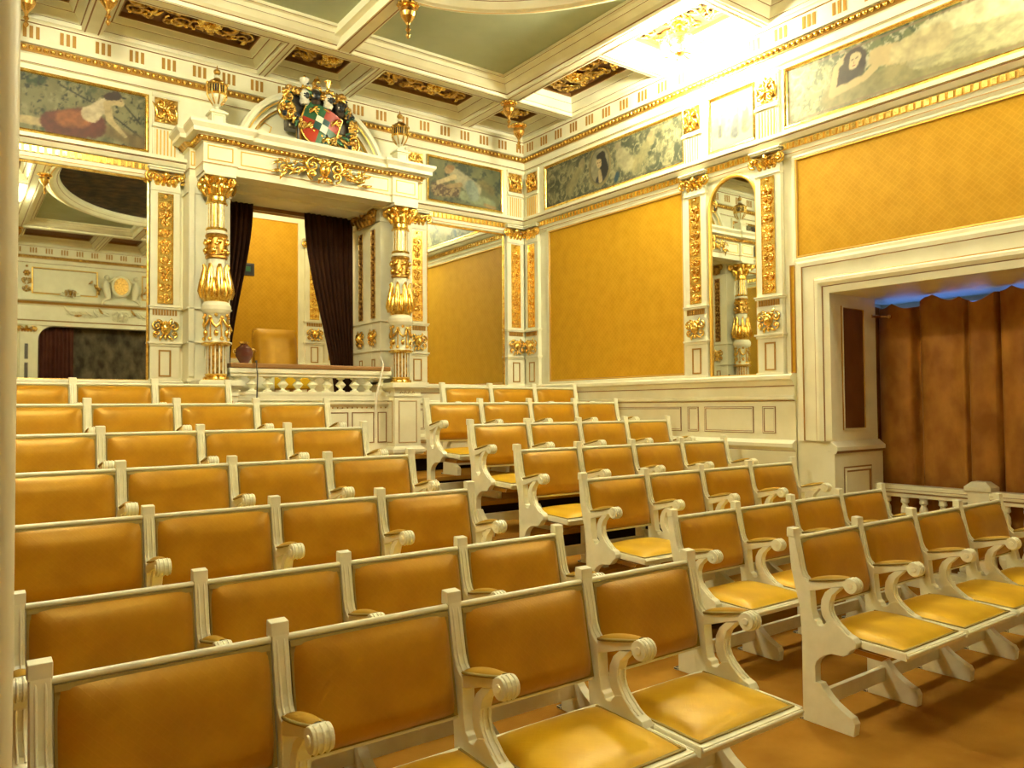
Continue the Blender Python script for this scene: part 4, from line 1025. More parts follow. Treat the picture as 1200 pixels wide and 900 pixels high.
# ------------------------------------------------------------------ ceiling
CXA, CXB, CYA, CYB = .96, 4.755, -1.06, 6.50            # centre lines of the main beams
def zc(a, b, h): return (a, b, ZB + h)
CPROF = [(-.030, -.003), (-.018, -.003), (-.018, -.001), (.003, -.001), (.003, .035), (.012, .035), (.020, .040), (.055, .095), (.060, .105), (.070, .105), (.078, .112), (.10, .15), (.108, .155), (.118, .155), (.118, .195)]
CPM = [BROWNLINE, CREAM, CREAM, CREAM, BROWNLINE, CREAM, CREAM, CREAM, BROWNLINE, CREAM, CREAM, CREAM, BROWNLINE, BROWNLINE]
g = M()
g.box(XL - .2, XR + .2, YF - .2, YB + .2, 4.90, 5.1, CREAM)
ceil = struct(g.build('ceiling'), 'coffered ceiling')
bw = .075
g = M()
ys = [(YF, CYA - bw), (CYA + bw, CYB - bw), (CYB + bw, YB)]
for x in (CXA, CXB): g.box(x - bw, x + bw, YF, YB, ZB, 4.92, CREAM)
for y in (CYA, CYB): g.box(XL, XR, y - bw, y + bw, ZB, 4.92, CREAM)
XCR = (2.42, 3.30); YCR = (.85, 2.05, 3.93, 5.14)
for x in XCR:
    for y0, y1 in (ys[0], ys[2]): g.box(x - .05, x + .05, y0, y1, ZB, 4.92, CREAM)
for y in YCR:
    for x0, x1 in ((XL, CXA - bw), (CXB + bw, XR)): g.box(x0, x1, y - .05, y + .05, ZB, 4.92, CREAM)
# rim shelves so that the border coffers end on the cornice
for y0, y1 in ((YB - .11, YB), (YF, YF + .11)): g.box(XL, XR, y0, y1, ZB + .008, 4.92, CREAM)
for x0, x1 in ((XL, XL + .11), (XR - .11, XR)): g.box(x0, x1, YF, YB, ZB + .008, 4.92, CREAM)
g.build('beam_grid', ceil)
GREENP = GREEN
def coffer_relief(g, x0, x1, y0, y1, z, seed):
    """gilt scrollwork hanging from a brown ground"""
    rnd = random.Random(seed); w, d = x1 - x0, y1 - y0; L = max(w, d); S = min(w, d)
    g.T = (lambda a, b, c: (x0 + w / 2 + a, y0 + d / 2 + c, z + b)) if w >= d else (lambda a, b, c: (x0 + w / 2 + c, y0 + d / 2 + a, z + b))
    n = max(1, int(L / S * 2.1)); u = L / n
    for k in range(n):
        cx = -L / 2 + u * (k + .5); sg = 1 if k % 2 else -1
        if k == n // 2: rosette(g, cx, 0, S * .26, GOLD, -.02, 8)
        for q in (-1, 1):
            curl(g, cx - q * u * .2, sg * q * S * .34, S * .12, rnd.random() * 6, 1.2, S * .03, OLDGOLD, -.012, sg, .02)
            leafy(g, cx + u * (rnd.random() - .5), S * .7 * (rnd.random() - .5), rnd.random() * 6.28, S * .22, S * .10, (GOLD, OLDGOLD)[k % 2], -.016)
            curl(g, cx + q * u * .24, sg * q * S * .18, S * .21, rnd.random() * 6, 1.5, S * .035, OLDGOLD, -.012, sg * q, .025)
            curl(g, cx + q * u * .08, -sg * q * S * .26, S * .15, rnd.random() * 6, 1.3, S * .03, GOLD, -.012, -sg, .02)
            leafy(g, cx + q * u * .05, q * S * .05, rnd.random() * 6.28, S * .34, S * .12, OLDGOLD, -.014)
            leafy(g, cx - q * u * .3, -q * S * .28, rnd.random() * 6.28, S * .26, S * .10, GOLD, -.014)
            g.ball((cx + q * u * .38, -.018, q * sg * S * .36), S * .045, GOLD, 6, 4)
    g.T = None
cofs = []
mx = .0
xs_long = [(CXA + bw, XCR[0] - .05), (XCR[0] + .05, XCR[1] - .05), (XCR[1] + .05, CXB - bw)]
for y0, y1 in ((YF + .11, CYA - bw), (CYB + bw, YB - .11)):
    cofs += [(a, b, y0, y1) for a, b in [(XL + .11, CXA - bw)] + xs_long + [(CXB + bw, XR - .11)]]
ysl = [(CYA + bw, YCR[0] - .05), (YCR[0] + .05, YCR[1] - .05), (YCR[1] + .05, YCR[2] - .05), (YCR[2] + .05, YCR[3] - .05), (YCR[3] + .05, CYB - bw)]
for x0, x1 in ((XL + .11, CXA - bw), (CXB + bw, XR - .11)): cofs += [(x0, x1, a, b) for a, b in ysl]
for i, (a, b, c_, d_) in enumerate(cofs):
    g = M(); g.rframe(a, b, c_, d_, CPROF, CPM, zc, COFFERBROWN); cf = g.build('coffer', ceil)
    q = .15
    if b - a > .5 and d_ - c_ > .45 and d_ > 0:
        g = M(); coffer_relief(g, a + q, b - q, c_ + q, d_ - q, ZB + .195, i); g.build('gilt_scrollwork', cf)
# centre field
g = M(); g.rframe(CXA + bw, CXB - bw, CYA + bw, CYB - bw, [(-.030, -.003), (-.018, -.003), (-.018, -.001), (.003, -.001), (.003, .03), (.015, .035), (.05, .05), (.09, .085), (.098, .09), (.106, .09), (.125, .12), (.15, .125), (.158, .125), (.165, .125), (.165, .15)],
               [BROWNLINE, CREAM, CREAM, CREAM, BROWNLINE, CREAM, CREAM, CREAM, BROWNLINE, CREAM, CREAM, BROWNLINE, CREAM, CREAM], zc, GREENP)
g.build('green_field', ceil)
EX, EY, EA, EB = 2.857, 2.72, 1.72, 2.56
g = M(); N = 96
RP = [(.13, .15), (.13, .05), (.115, .03), (.07, .02), (.06, .018), (.052, .012), (.04, .0), (.022, -.004), (.015, .0), (-.02, .005), (-.045, .03), (-.06, .05), (-.068, .052), (-.09, .085), (-.09, .14)]
RM = [CREAM, CREAM, CREAM, BROWNLINE, CREAM, CREAM, GILTPAINT, CREAM, CREAM, CREAM, CREAM, BROWNLINE, CREAM, CREAM]
def ell(d, k): a = 2 * pi * k / N; return (EX + (EA + d) * cos(a), EY + (EB + d) * sin(a))
for j in range(len(RP) - 1):
    vs = [(*ell(RP[j][0], k), ZB + RP[j][1]) for k in range(N)] + [(*ell(RP[j + 1][0], k), ZB + RP[j + 1][1]) for k in range(N)]
    g.add(vs, [(k, (k + 1) % N, (k + 1) % N + N, k + N) for k in range(N)], RM[j], True)
g.build('oval_ring', ceil)
g = M(); g.add([(*ell(-.08, k), ZB + .135) for k in range(N)], [tuple(range(N))], DARKSKY); g.build('oval_painting', ceil)
g = M()
def spoke(x0, x1, y0, y1):
    g.box(x0, x1, y0, y1, ZB, ZB + .2, CREAM)
    if x1 - x0 < y1 - y0:
        for x in (x0 + .012, x1 - .022): g.box(x, x + .01, y0, y1, ZB - .003, ZB, BROWNLINE)
        for x, q in ((x0 - .06, x0), (x1, x1 + .06)): g.box(x, q, y0, y1, ZB + .08, ZB + .2, CREAM)
    else:
        for y in (y0 + .012, y1 - .022): g.box(x0, x1, y, y + .01, ZB - .003, ZB, BROWNLINE)
        for y, q in ((y0 - .06, y0), (y1, y1 + .06)): g.box(x0, x1, y, q, ZB + .08, ZB + .2, CREAM)
spoke(EX - .07, EX + .07, EY + EB + .06, CYB - bw); spoke(EX - .07, EX + .07, CYA + bw, EY - EB - .06)
spoke(CXA + bw, EX - EA - .06, EY - .07, EY + .07); spoke(EX + EA + .06, CXB - bw, EY - .07, EY + .07)
g.build('spokes', ceil)

# pendants
def make_pendant():
    t = empty('ceiling_pendant', '', 'ceiling ornament', group='gilt turned pendants of the ceiling')
    g = M(); g.lathe([(.075, 0), (.085, -.008), (.085, -.022), (.07, -.03), (.055, -.034)], 0, 0, BRASS, 16)
    for k in range(12):
        a = 2 * pi * k / 12; g.ball((.08 * cos(a), .08 * sin(a), -.015), .014, GOLD, 6, 4)
    g.build('rosette', t)
    g = M(); g.lathe([(.05, -.03), (.062, -.05), (.066, -.08), (.056, -.11), (.034, -.14), (.020, -.16), (.014, -.175), (.014, -.20), (.022, -.21), (.016, -.22), (.010, -.23), (.012, -.245), (.020, -.255), (.014, -.27), (.002, -.285)], 0, 0, BRASS, 16); g.build('drop', t)
    return t
pn = make_pendant(); first = True
for x, y, z, lab in [(CXB, CYB, ZB, 'where the main beams cross near the back right corner'), (CXA, CYB, ZB, 'where the main beams cross near the back left corner'),
                     (2.93, 5.36, ZB, 'hanging at the back end of the oval ceiling ring'), (EX, EY - EB - .03, ZB, 'hanging at the stage end of the oval ceiling ring'),
                     (EX + EA + .1, EY, ZB, 'hanging at the right side of the oval ceiling ring'), (EX - EA - .1, EY, ZB, 'hanging at the left side of the oval ceiling ring'),
                     (CXA, CYA, ZB, 'where the main beams cross near the stage, left'), (CXB, CYA, ZB, 'where the main beams cross near the stage, right'),
                     (.46, 6.96, ZB + .03, 'in the corner coffer, back left'), (5.20, 6.92, ZB - .02, 'in the corner coffer, back right')]:
    place(pn, (x, y, z), 0, 'gilt turned pendant ' + lab, first); first = False

# ------------------------------------------------------------------ lamps
BULB = emis('lit_glass', (1.0, .955, .67), 180)
DIMBULB = emis('dim_lit_glass', (1.0, .955, .67), 85)
def make_lamp():
    t = empty('ceiling_lamp', '', 'ceiling lamp', group='clusters of lit globes below the ceiling')
    g = M(); g.lathe([(.012, .27), (.012, .10), (.10, .10), (.11, .09), (.10, .06), (.04, .045), (.018, .03), (.018, -.02), (.05, -.04), (.05, -.06), (.02, -.08)], 0, 0, BRASS, 16)
    for k in range(6):
        a = 2 * pi * k / 6; c_, s_ = cos(a), sin(a)
        g.tube([(.03 * c_, .03 * s_, -.05), (.10 * c_, .10 * s_, -.075), (.17 * c_, .17 * s_, -.05), (.20 * c_, .20 * s_, -.01)], .009, BRASS, 6)
        g.lathe([(.012, -.015), (.028, 0), (.03, .015)], .20 * c_, .20 * s_, BRASS, 8)
    g.build('arms', t)
    for k in range(6):
        a = 2 * pi * k / 6; g = M(); g.ball((.20 * cos(a), .20 * sin(a), -.058), .034, BULB, 12, 8, (1, 1, 1.15)); g.build('globe', t)
    return t
lp = make_lamp(); first = True
LAMPS = [(5.20, 4.53, 'over the arched mirror of the right wall'), (.51, 4.53, 'over the arched mirror of the left wall'), (5.20, 1.45, 'over the right side opening near the stage'), (.51, 1.45, 'over the left side opening near the stage')]
for x, y, lab in LAMPS:
    o = place(lp, (x, y, 4.63), 0, 'cluster of lit globes ' + lab, first); first = False
    if y < 3:
        for ch in o.children:
            if ch.name.startswith('globe'): ch.data = ch.data.copy(); ch.data.materials[0] = DIMBULB

# ------------------------------------------------------------------ murals (painted surfaces)
def vnoise(seed):
    rnd = random.Random(seed); T = [[rnd.random() for _ in range(64)] for _ in range(64)]
    def f(x, y):
        xi, yi = math.floor(x), math.floor(y); fx, fy = x - xi, y - yi; fx = fx * fx * (3 - 2 * fx); fy = fy * fy * (3 - 2 * fy)
        a, b, c_, d_ = T[xi % 64][yi % 64], T[(xi + 1) % 64][yi % 64], T[xi % 64][(yi + 1) % 64], T[(xi + 1) % 64][(yi + 1) % 64]
        return (a * (1 - fx) + b * fx) * (1 - fy) + (c_ * (1 - fx) + d_ * fx) * fy
    return lambda x, y: max(0.0, min(1.0, .5 + 1.7 * (.5 * f(x, y) + .3 * f(2.1 * x + 5, 2.1 * y) + .2 * f(4.3 * x, 4.3 * y + 9) - .5)))
JN = vnoise(99)
def mixc(a, b, t): t = max(0, min(1, t)); return tuple(a[i] * (1 - t) + b[i] * t for i in range(3))
def cap(x, y, x1, y1, x2, y2, r1, r2):
    dx, dy = x2 - x1, y2 - y1; L = dx * dx + dy * dy; t = max(0, min(1, ((x - x1) * dx + (y - y1) * dy) / L)) if L else 0
    return math.hypot(x - x1 - dx * t, y - y1 - dy * t) - (r1 * (1 - t) + r2 * t) + (JN(x * 45, y * 45) - .5) * min(.018, .22 * max(r1, r2))
def mural(w, s0, s1, z0, z1, label, fn, res=.0085):
    t = empty('mural', label, 'painting', wloc(w, (s0 + s1) / 2, z0), ROT[w]); W_, H_ = s1 - s0, z1 - z0
    g = M(); g.rframe(-W_ / 2 - .03, W_ / 2 + .03, -.03, H_ + .03, [(0, 0), (0, .022), (.012, .03), (.022, .026), (.024, .02), (.03, .01)], [CREAM, GOLD, GOLD, LINE, GOLD], panel); g.build('gilt_frame', t)
    nu, nv = int(W_ / res), int(H_ / res)
    g = M(); g.grid(nu, nv, lambda u, v: (-W_ / 2 + W_ * u, -.008, H_ * v), PAINTING, False)
    me = g.mesh('canvas', recalc=True)
    at = me.color_attributes.new('paint', 'FLOAT_COLOR', 'POINT'); flip = -1 if w in 'RL' else 1
    buf = []
    for v in me.vertices:
        x, y = v.co.x, v.co.z
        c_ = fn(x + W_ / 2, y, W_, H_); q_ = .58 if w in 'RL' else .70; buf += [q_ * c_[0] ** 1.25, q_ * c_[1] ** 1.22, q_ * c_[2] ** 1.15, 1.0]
    at.data.foreach_set('color', buf); link('canvas', me, t); return t
def ornament_bg(x, y, W_, H_, nz, base, scr, dark, sc=1.0):
    """foliage scrolls on a toned ground"""
    n = nz(x * 9, y * 9); c_ = mixc(base, dark, (n - .38) * 2.4)
    cell = .20 * sc; ix = math.floor(x / cell); iy = math.floor(y / cell)
    cx, cy = (ix + .5) * cell, (iy + .5) * cell; dx, dy = x - cx, y - cy
    if (ix + iy) % 2: dx = -dx
    r = math.hypot(dx, dy); a = math.atan2(dy, dx)
    s = abs(((r / cell * 3.2 - a / (2 * pi)) % 1) - .5)
    if r < cell * .48 and s < .13: c_ = mixc(c_, scr, .8)
    l = nz(x * 26 + 3, y * 20)
    if l > .66: c_ = mixc(c_, dark, .7)
    if l < .28: c_ = mixc(c_, scr, .6)
    return c_
def layer(c_, d, col, soft=.012, nzv=.5):
    t = -d / soft + .5
    return mixc(c_, tuple(q * (.78 + .44 * nzv) for q in col), t) if t > 0 else c_
n1, n2, n3, n4, n5 = (vnoise(k) for k in range(5))
SK, SKs = (.62, .50, .26), (.40, .29, .12)
def m_left(x, y, W_, H_):          # stooping woman in a red skirt among branches (x to the right)
    c_ = mixc((.20, .19, .08), (.36, .33, .16), n1(x * 5, y * 6)); c_ = mixc(c_, (.07, .11, .04), (n2(x * 12 + 2, y * 12) - .5) * 4 * (1 if x < .45 else .4)); c_ = mixc(c_, (.42, .38, .20), (n4(x * 22, y * 16) - .62) * 3); c_ = mixc(c_, (.05, .06, .03), (n5(x * 34, y * 28) - .66) * 4)
    for (a, b, p, q) in ((.55, .34, .95, .08), (.30, .42, .60, .30), (.70, .46, .92, .22), (.62, .40, .80, .42)):
        c_ = layer(c_, cap(x, y, a, b, p, q, .005, .008), (.04, .045, .025), .006)
    c_ = layer(c_, cap(x, y, .62, .12, .95, .04, .05, .06), (.30, .22, .09), .05, n3(x * 20, y * 20))
    k = n3(x * 22, y * 22)
    c_ = layer(c_, cap(x, y, -.02, .075, .22, .07, .03, .04), SK, .012, k)
    c_ = layer(c_, cap(x, y, .26, .09, .52, .14, .10, .13), (.20, .06, .03), .02, k)
    c_ = layer(c_, cap(x, y, .34, .14, .46, .16, .07, .07), (.42, .17, .06), .03, k)
    c_ = layer(c_, cap(x, y, .53, .22, .64, .33, .07, .055), (.68, .58, .38), .012, k)
    c_ = layer(c_, cap(x, y, .66, .32, .68, .20, .034, .028), SK, .008, k); c_ = layer(c_, cap(x, y, .68, .20, .80, .08, .027, .016), SK, .008, k)
    c_ = layer(c_, cap(x, y, .66, .34, .71, .37, .03, .03), SK, .008, k); c_ = layer(c_, cap(x, y, .74, .385, .755, .37, .042, .036), SK, .008, k)
    c_ = layer(c_, cap(x, y, .66, .40, .73, .425, .03, .04), (.07, .035, .02), .008, k)
    c_ = layer(c_, cap(x, y, .762, .388, .770, .386, .004, .003), (.12, .06, .03), .004)
    return tuple(q * .9 for q in c_)
def m_right(x, y, W_, H_):         # kneeling figure in pale blue drapery bent over flowers
    c_ = mixc((.16, .17, .07), (.30, .29, .12), n2(x * 6, y * 6)); c_ = mixc(c_, (.07, .09, .045), (n1(x * 13, y * 13) - .52) * 4)
    k = n4(x * 20, y * 20)
    c_ = layer(c_, cap(x, y, .10, .12, .36, .14, .08, .07), mixc((.40, .30, .13), (.14, .08, .03), (n3(x * 34, y * 34) - .4) * 4), .04, k)
    c_ = layer(c_, cap(x, y, .72, .28, .86, .22, .05, .05), (.24, .20, .07), .05, n3(x * 30, y * 30))
    c_ = layer(c_, cap(x, y, .46, .10, .86, .06, .06, .05), (.33, .36, .20), .03, k)
    c_ = layer(c_, cap(x, y, .34, .33, .62, .20, .075, .085), (.46, .42, .25), .02, k)
    c_ = layer(c_, cap(x, y, .56, .22, .60, .14, .08, .08), (.30, .34, .26), .03, k)
    c_ = layer(c_, cap(x, y, .34, .30, .12, .20, .030, .022), SK, .012, k); c_ = layer(c_, cap(x, y, .42, .22, .24, .17, .028, .02), SKs, .012, k)
    c_ = layer(c_, cap(x, y, .25, .36, .28, .38, .042, .042), (.48, .33, .14), .012, k); c_ = layer(c_, cap(x, y, .26, .405, .31, .40, .022, .03), (.33, .20, .07), .012, k)
    c_ = layer(c_, cap(x, y, .76, .035, .90, .02, .022, .018), SKs, .012, k)
    return c_
def m_medal(x, y, W_, H_):         # grotesque scrolls with an oval portrait of a veiled woman
    c_ = ornament_bg(x, y, W_, H_, n3, (.34, .31, .16), (.50, .46, .26), (.12, .13, .07))
    k = n2(x * 16, y * 16)
    for sgn, x0 in ((1, .42), (1, 1.46)):
        c_ = layer(c_, cap(x, y, x0, .12, x0 + .22, .34, .07, .05), (.42, .37, .18), .03, k); c_ = layer(c_, cap(x, y, x0 + .2, .36, x0 + .22, .38, .04, .04), (.5, .42, .22), .02, k)
    c_ = layer(c_, cap(x, y, 1.24, .30, 1.34, .18, .08, .09), (.50, .45, .26), .03, k); c_ = layer(c_, cap(x, y, 1.20, .40, 1.21, .41, .04, .04), (.5, .42, .24), .02, k)
    c_ = layer(c_, cap(x, y, 1.17, .05, 1.19, .10, .03, .03), (.05, .12, .14), .02)
    e = math.hypot((x - .92) / .175, (y - .265) / .235) - 1
    c_ = layer(c_, e * .2, (.34, .28, .12), .008, k); c_ = layer(c_, (e + .14) * .2, (.20, .17, .09), .006); c_ = layer(c_, (e + .19) * .2, (.38, .34, .20), .008, n4(x * 20, y * 20))
    if e < -.19:
        c_ = layer(c_, cap(x, y, .955, .35, 1.0, .14, .055, .07), (.03, .028, .025), .01); c_ = layer(c_, cap(x, y, .90, .10, .99, .08, .05, .05), (.05, .05, .06), .01)
        c_ = layer(c_, cap(x, y, .905, .30, .915, .27, .042, .034), (.60, .46, .24), .008, k); c_ = layer(c_, cap(x, y, .90, .365, .96, .37, .03, .04), (.03, .025, .02), .008)
        c_ = layer(c_, cap(x, y, .92, .20, .93, .10, .022, .03), (.56, .44, .24), .008, k)
        for px in (.888, .918): c_ = layer(c_, cap(x, y, px, .298, px + .010, .298, .004, .004), (.06, .03, .02), .004)
        c_ = layer(c_, cap(x, y, .896, .262, .910, .262, .003, .003), (.35, .10, .06), .004)
    b = min(x, W_ - x, y, H_ - y)
    if .012 < b < .022: c_ = mixc(c_, (.18, .16, .08), .7)
    return c_
def m_small(x, y, W_, H_):         # small courtly scene under trees
    c_ = mixc((.60, .55, .30), (.40, .37, .18), n4(x * 11, y * 11)); c_ = mixc(c_, (.62, .57, .33), (.15 - y) * 8)
    c_ = mixc(c_, (.26, .28, .14), (n2(x * 24, y * 24) - .5) * 3 * (1 if y > .27 else .2))
    k = n3(x * 30, y * 30)
    c_ = layer(c_, cap(x, y, .26, .10, .28, .25, .045, .022), (.17, .17, .15), .015, k); c_ = layer(c_, cap(x, y, .27, .28, .27, .30, .018, .018), SK, .008)
    c_ = layer(c_, cap(x, y, .10, .12, .10, .20, .022, .02), (.14, .14, .12), .012, k); c_ = layer(c_, cap(x, y, .18, .12, .20, .24, .035, .03), (.56, .50, .26), .015, k)
    c_ = layer(c_, cap(x, y, .38, .12, .38, .28, .045, .03), (.40, .20, .10), .02, k); c_ = layer(c_, cap(x, y, .41, .13, .44, .18, .03, .03), (.22, .20, .18), .02, k)
    for px in (.10, .37, .19): c_ = layer(c_, cap(x, y, px, .285 - (.05 if px == .1 else 0), px, .29, .014, .014), SK, .008)
    return c_
def m_recline(x, y, W_, H_):       # reclining draped woman with dark hair among blossoms (x runs towards the stage)
    if x < .46: c_ = ornament_bg(x, y, W_, H_, n5, (.50, .47, .25), (.64, .60, .38), (.20, .22, .12), .9)
    else:
        c_ = mixc((.34, .34, .15), (.22, .25, .11), n1(x * 8, y * 8)); c_ = mixc(c_, (.64, .60, .40), (n3(x * 26, y * 26) - .55) * 5); c_ = mixc(c_, (.15, .19, .09), (n2(x * 22, y * 22) - .60) * 5)
    k = n4(x * 14, y * 14)
    c_ = layer(c_, cap(x, y, .38, .10, 1.9, .09, .08, .13), (.42, .37, .17), .03, k)
    c_ = layer(c_, cap(x, y, .50, .24, .60, .27, .10, .08), (.12, .09, .05), .03, k)
    c_ = layer(c_, cap(x, y, 1.16, .30, 1.75, .30, .12, .15), (.74, .70, .44), .02, k)
    c_ = layer(c_, cap(x, y, 1.10, .20, 1.95, .12, .11, .10), (.62, .57, .32), .02, n2(x * 18, y * 30))
    c_ = layer(c_, cap(x, y, .78, .30, .98, .26, .075, .08), SK, .015, .7 + .3 * k); c_ = layer(c_, cap(x, y, .95, .27, 1.22, .27, .085, .11), (.68, .59, .33), .02, k)
    c_ = layer(c_, cap(x, y, .40, .13, .44, .33, .032, .024), SK, .008, .8); c_ = layer(c_, cap(x, y, .44, .33, .53, .40, .022, .020), SK, .008, .8)
    c_ = layer(c_, cap(x, y, .42, .14, .62, .17, .034, .03), SK, .010, .8); c_ = layer(c_, cap(x, y, .80, .26, .66, .17, .034, .026), SK, .010, .75)
    c_ = layer(c_, cap(x, y, .56, .37, .61, .385, .055, .06), (.10, .065, .04), .012, k); c_ = layer(c_, cap(x, y, .54, .33, .53, .24, .04, .06), (.12, .09, .05), .02, k); c_ = layer(c_, cap(x, y, .66, .37, .65, .29, .03, .035), (.10, .065, .04), .012, k)
    c_ = layer(c_, cap(x, y, .585, .31, .60, .355, .040, .046), (.66, .54, .30), .008, .7)
    for px, py in ((.575, .345), (.612, .352)): c_ = layer(c_, cap(x, y, px - .008, py, px + .008, py + .002, .0045, .0045), (.10, .05, .03), .004)
    c_ = layer(c_, cap(x, y, .588, .318, .592, .335, .004, .003), (.45, .30, .14), .005); c_ = layer(c_, cap(x, y, .578, .296, .596, .297, .0045, .0045), (.42, .12, .07), .004)
    b = min(x, W_ - x, y, H_ - y)
    if .014 < b < .026: c_ = mixc(c_, (.40, .26, .15), .6)
    return c_
mural('B', .44, 1.40, 3.79, 4.255, 'mural of a stooping woman in a red skirt among branches, above the left mirror', m_left)
mural('B', 4.325, 5.31, 3.80, 4.265, 'mural of a kneeling figure in pale drapery bent over flowers, above the right mirror', m_right)
# on the right wall the painting's own left side is the one nearer the back wall
mural('R', 4.925, 7.015, 3.80, 4.26, 'long mural of scrollwork with an oval portrait of a veiled woman, right wall', m_medal)
mural('R', 4.125, 4.585, 3.80, 4.26, 'small mural of figures under trees between two gilt carvings, right wall', m_small)
mural('R', 1.72, 3.78, 3.80, 4.26, 'long mural of a reclining woman with dark hair among blossoms, right wall', m_recline)
mural('L', 4.925, 7.015, 3.80, 4.26, 'long mural of scrollwork with an oval portrait, left wall', m_medal, .016)
mural('L', 1.72, 3.78, 3.80, 4.26, 'long mural of a reclining figure among blossoms, left wall', m_recline, .016)

# ------------------------------------------------------------------ right side opening: balustrade, curtain, window behind
def side_balustrade():
    X0 = XR + .60
    t = empty('side_balustrade', 'cream turned balustrade across the right side opening', 'balustrade', (X0, 0, 0))
    g = M(); g.box(-.06, .06, OPY0, OPY1 - .02, 0, .10, CREAM); g.box(-.045, .045, OPY0, OPY1 - .02, .10, .14, CREAM); g.build('base_rail', t, bevel=.004)
    g = M(); g.box(-.04, .04, OPY0, OPY1 - .02, .705, .73, CREAM); g.box(-.055, .055, OPY0, OPY1 - .02, .745, .80, CREAM); g.box(-.057, -.05, OPY0, OPY1 - .02, .762, .772, BROWNLINE); g.box(-.045, .045, OPY0, OPY1 - .02, .73, .745, BROWNLINE)
    g.build('handrail', t, bevel=.004)
    b = M(); b.box(-.035, .035, -.035, .035, .14, .17, CREAM)
    b.lathe([(.026, .17), (.036, .18), (.036, .195), (.022, .21), (.030, .235), (.050, .275), (.054, .31), (.046, .35), (.028, .40), (.022, .43), (.030, .44), (.030, .455), (.021, .47), (.024, .53), (.033, .58), (.030, .62), (.020, .64), (.020, .65), (.032, .66), (.032, .675), (.028, .69), (.036, .705)], 0, 0, CREAM, 14)
    me = b.mesh('baluster')
    posts = [2.60, .75]
    y = OPY1 - .10
    while y > OPY0 + .05:
        if all(abs(y - p) > .12 for p in posts): link('baluster', me, t, (0, y, 0))
        y -= .148
    for p in posts:
        g = M(); g.box(-.06, .06, p - .075, p + .075, 0, .80, CREAM)
        g.add([(-.075, p - .095, .80), (.075, p - .095, .80), (.075, p + .095, .80), (-.075, p + .095, .80), (-.075, p - .095, .83), (.075, p - .095, .83), (.075, p + .095, .83), (-.075, p + .095, .83), (-.045, p - .05, .87), (.045, p - .05, .87), (.045, p + .05, .87), (-.045, p + .05, .87)],
              [(0, 1, 2, 3), (0, 1, 5, 4), (1, 2, 6, 5), (2, 3, 7, 6), (3, 0, 4, 7), (4, 5, 9, 8), (5, 6, 10, 9), (6, 7, 11, 10), (7, 4, 8, 11), (8, 9, 10, 11)], CREAM)
        g.build('newel_post', t, bevel=.003)
side_balustrade()
XCUR = XR + .76
g = M()
def curt(u, v):
    y = 3.58 - (3.58 - OPY0) * u; ph = u * 17 * 2 * pi
    cr = (u * 16 + .25 * sin(u * 31)) % 1; d = .11 * math.exp(-((cr - .5) / .05) ** 2) + .018 * sin(ph * .9) + .012 * sin(.45 * ph + 2 + v * 1.5) - .02 * (cr - .5) ** 2
    k = (u * 8.5) % 1; sag = .07 * (4 * k * (1 - k)) * (.6 + .8 * abs(sin(7 * u * 8.5)))
    zt = 2.345 - sag; z = zt + (.02 - zt) * v
    return (XCUR + d * (.8 + .3 * v), y, z)
g.grid(420, 18, curt, SILK); o = tag(g.build('side_curtain', recalc=False), 'brown silk curtain hanging in folds behind the balustrade of the right side opening', 'curtain')
g = M(); g.tube([(XR + .60, OPY1 + .0, 2.20), (XCUR - .06, OPY1 - .02, 2.20)], .012, BRASS, 8); g.tube([(XR + .70, OPY1 - .01, 2.20), (XR + .70, OPY1 - .09, 2.19)], .010, BRASS, 8); g.ball((XR + .70, OPY1 - .10, 2.19), .020, BRASS)
tag(g.build('curtain_bracket'), 'brass curtain bracket at the far end of the right side opening', 'bracket')
g = M()
for sg, xw in ((1, XR), (-1, XL)):
    a, b = sorted((xw + sg * 1.15, xw + sg * 1.25)); g.box(a, b, OPY0 - .3, 3.9, 0, 2.5, CREAM)
    a, b = sorted((xw + sg * .2, xw + sg * 1.2)); g.box(a, b, 3.62, 3.75, 0, 2.5, CREAM); g.box(a, b, OPY0 - .4, OPY0 - .15, 0, 2.5, CREAM)
struct(g.build('wall_outer'), 'outer walls of the side bays')
g = M()
for k in range(5):
    y0 = OPY0 + .15 + k * .98
    g.box(XR + 1.135, XR + 1.148, y0, y0 + .86, 1.35, 2.335, emis('dusk_sky', (.10, .28, 1.0), .26) if k == 0 else bpy.data.materials['dusk_sky'])
    g.rframe(y0 - .04, y0 + .90, 1.30, 2.34, [(0, 0), (0, .03), (.04, .03), (.04, 0)], CREAM, lambda a, b, h: (XR + 1.148 - h, a, b))
struct(g.build('window_1'), 'row of windows with blue evening light behind the brown curtain')
g = M(); g.grid(90, 6, lambda u, v: (XL - .80 + .03 * sin(u * 110), OPY0 + (3.55 - OPY0) * u, .02 + 2.31 * v), SILK); tag(g.build('side_curtain', recalc=False), 'brown silk curtain hanging behind the left side opening', 'curtain')
# white post at the left edge
g = M(); g.lathe([(.056, 0), (.056, .06), (.046, .08), (.040, .12), (.040, 2.28), (.052, 2.31), (.052, 2.345)], .057, 1.59, CREAM, 24)
tag(g.build('round_post'), 'slender round cream post at the left edge, close to the viewer', 'post')

